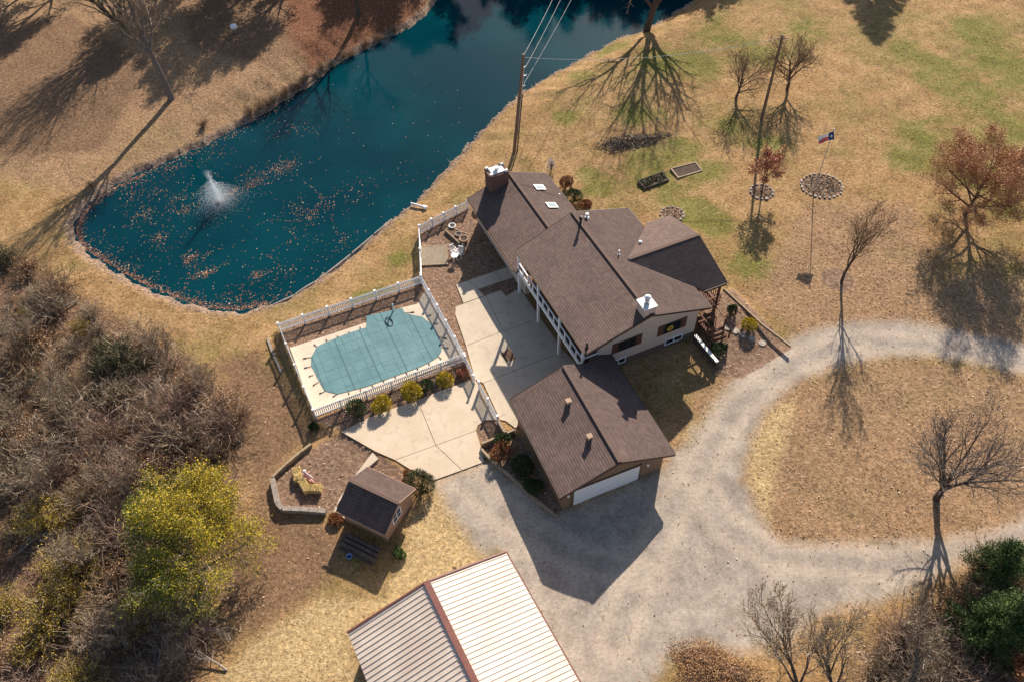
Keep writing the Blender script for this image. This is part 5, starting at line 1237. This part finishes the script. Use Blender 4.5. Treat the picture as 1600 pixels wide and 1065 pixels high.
for a, b_, rx, ry, n in rafts:
    q = NPR.normal(0, 1, (int(n*.45), 2)); 
    for i, (s, t) in enumerate(q):
        th = -.35; P.append(un((a+rx*.85*(s*math.cos(th)-.0*t)+.2*t*rx*.3, b_+rx*.85*s*math.sin(th)+ry*.85*t), ZW))
for _ in range(1100):
    a, b_ = NPR.uniform(120, 720), NPR.uniform(100, 490)
    if NPR.random() < .35+.65*(b_ > 250): P.append(un((a, b_), ZW))
def thread(x, y): return np.sin(.42*x+1.9*np.sin(.27*y+.6)+.8*np.sin(.9*x+.5*y))*.6+np.sin(.55*y-.35*x+1.4*np.sin(.33*x))*.6
ca, cb = NPR.uniform(120, 560, 26000), NPR.uniform(190, 485, 26000)
for a, b_ in zip(ca, cb):
    q = un((a, b_), ZW); s = thread(np.array([q.x]), np.array([q.y]))[0]
    if NPR.random() < .36*math.exp(-(s/.075)**2)*(1 if b_ > 240 else .5)*(.35+.65*(math.sin(q.x*.5+2)*math.sin(q.y*.4) > -.1)): P.append(q)
for i in range(len(POND)-8):       # drift line by the near shore
    if not (11 <= i <= 26 or 5 <= i < 11): continue
    for _ in range(200 if i >= 13 and i <= 25 else 45):
        t = NPR.random(); p = POND[i].lerp(POND[i+1], t); cen = Vector((-24, 56, ZW)); P.append(p+(cen-p).normalized()*abs(NPR.normal(0, .34))+Vector((NPR.normal(0,.2), NPR.normal(0,.2), 0)))
P = np.array([[p.x, p.y, ZW+.004] for p in P]); k = inpond(P[:, 0], P[:, 1]) > .1; P = P[k]
cards('floating_leaves', P, .14, .09, M['floatleaf'], .06, seed=2)
# fallen leaves on lawn, gravel, beds
X = NPR.uniform(-60, 62, 90000); Y = NPR.uniform(9, 100, 90000)
c_ = np.array([proj((x, y, 0)) for x, y in zip(X, Y)]); k = (c_[:, 0] > -60) & (c_[:, 0] < 1660) & (c_[:, 1] > -40) & (c_[:, 1] < 1110); X, Y, c_ = X[k], Y[k], c_[k]
def boxd(px, r): 
    p = un(px, 0); return np.exp(-((X-p.x)**2+(Y-p.y)**2)/r**2)
dens = .05+.5*boxd((1400,720), 8)+.35*boxd((1120,640), 4)+.3*boxd((950,1000), 5)+.35*boxd((1500,520), 8)+.6*boxd((400,600), 4)+.6*boxd((560,60), 12)+.25*boxd((1250,450), 10)+.4*boxd((1450,900), 6)
for p in LEAFY[:3]: dens = np.where(sd_poly(X, Y, up_(p, .4)) > 0, np.maximum(dens, .55), dens)
dens = np.where(sd_poly(X, Y, up_(GRAVEL, .1)) > .3, .12, dens)
dens = np.where(sd_poly(X, Y, up_(WOODS, -.8)) > -.6, 1.0, dens); dens = np.where(sd_poly(X, Y, up_(WOODS2, .3)) > -.6, .8, dens); dens = np.where(sd_poly(X, Y, up_(SOIL, -.3)) > 0, .30, dens)
for p, z in MULCH.values(): dens = np.where(sd_poly(X, Y, up_(p, z)) > 0, .75, dens)
dens = np.where(sd_poly(X, Y, POND) > -.2, 0, dens); dens = np.where((sd_poly(X, Y, POND) > -1.6) & (sd_poly(X, Y, POND) < -.15), .75, dens)
for poly in ([(453,543),(572,504),(652,475),(727,556),(492,650)], [(712,479),(812,450),(925,590),(805,668),(740,590)], [(533,674),(740,590),(757,721),(677,750)]): dens = np.where(sd_poly(X, Y, up_(poly, 0)) > 0, .0, dens)
k = NPR.random(len(X)) < dens; X, Y = X[k], Y[k]
cards('fallen_leaves', np.stack([X, Y, hz(X, Y)], -1), .15, .09, M['litter'], .3, seed=3)
# dry grass tufts, coloured by the same ground material
n = 130000; X = NPR.uniform(-58, 62, n); Y = NPR.uniform(10, 100, n)
A = ground_attrs(X, Y); k = (A['gravel'] < -.2) & (A['mulch'] < -.1) & (A['bank'] < 1.0) & (sd_poly(X, Y, TERR) < 0) & (A['woods'] < .5); 
dpx = -sd_poly(X, Y, POND); k &= dpx > .25
X, Y = X[k], Y[k]; n = len(X); A = {q: v[k] for q, v in A.items()}
Zg = hz(X, Y); r_ = np.random.default_rng(9); V = []; 
for j in range(3):
    a = r_.uniform(0, 6.283, n); h = r_.uniform(.02, .06, n); s_ = r_.uniform(.015, .035, n); lx, ly = r_.normal(0, .05, n), r_.normal(0, .05, n); ox, oy = r_.normal(0, .06, n), r_.normal(0, .06, n)
    V.append(np.stack([np.stack([X+ox-np.cos(a)*s_, Y+oy-np.sin(a)*s_, Zg-.01], -1), np.stack([X+ox+np.cos(a)*s_, Y+oy+np.sin(a)*s_, Zg-.01], -1), np.stack([X+ox+lx, Y+oy+ly, Zg+h], -1)], 1))
V = np.concatenate(V, 0).reshape(-1, 3); nt = len(V)//3
me = bpy.data.meshes.new('dry_grass'); me.vertices.add(len(V)); me.vertices.foreach_set('co', V.reshape(-1).astype(np.float32)); me.loops.add(len(V)); me.loops.foreach_set('vertex_index', np.arange(len(V)))
me.polygons.add(nt); me.polygons.foreach_set('loop_start', np.arange(0, len(V), 3)); me.update(calc_edges=True); me.materials.append(M['ground'])
for q, v in A.items():
    at = me.attributes.new(q, 'FLOAT', 'POINT'); at.data.foreach_set('value', np.repeat(np.tile(v, 3), 3).astype(np.float32))
go = bpy.data.objects.new('dry_grass', me); COL.objects.link(go); tag(go, kind='stuff')
# rocks along the waterline
mb = MB(); R = random.Random(12)
for i in range(len(POND)-7):
    L = (POND[i+1]-POND[i]).length
    for _ in range(int(L*(9 if (i >= 27 or i <= 11) else 5))):
        p = POND[i].lerp(POND[i+1], R.random())+Vector((R.gauss(0, .32), R.gauss(0, .32), 0)); z = hz1(p.x, p.y); s_ = R.uniform(.04, .12)*(1.3 if i > 33 else 1)
        a0 = R.uniform(0, 6.28); b0 = [p+Vector((s_*R.uniform(.7, 1.2)*math.cos(a0+k*1.2566), s_*R.uniform(.6, 1.1)*math.sin(a0+k*1.2566), 0)) for k in range(5)]
        mb.add([(q.x, q.y, z-.06) for q in b0]+[(p.x+(q.x-p.x)*.65, p.y+(q.y-p.y)*.65, z+s_*R.uniform(.3, .6)) for q in b0], [(5,6,7,8,9)]+[(k, (k+1) % 5, 5+(k+1) % 5, 5+k) for k in range(5)])
tag(mb.build('shore_rocks', M['stone']), kind='stuff')
GROUPS = {'power_line': 'power lines from the pond pole', 'picket_fence': 'white picket fences', 'utility_pole': 'wooden utility poles', 'straw_bale': 'straw bales in the bark bed', 'garden_chair': 'white garden chairs', 'raised_bed': 'raised beds on the lawn', 'shore_log': 'logs along the waterline', 'plant_pot': 'pots in the bark yard', 'stone_ring': 'stone rings on the lawn', 'retaining_wall': 'low retaining walls', 'timber_edging': 'timber edgings', 'shrub': 'garden shrubs', 'bare_tree': 'bare trees', 'evergreen_tree': 'dark evergreens'}
for o in list(COL.objects):
    k = o.name.split('.')[0]
    if o.parent is None and k in GROUPS and 'group' not in o: o['group'] = GROUPS[k]
print('faces', sum(len(m.polygons) for m in bpy.data.meshes))
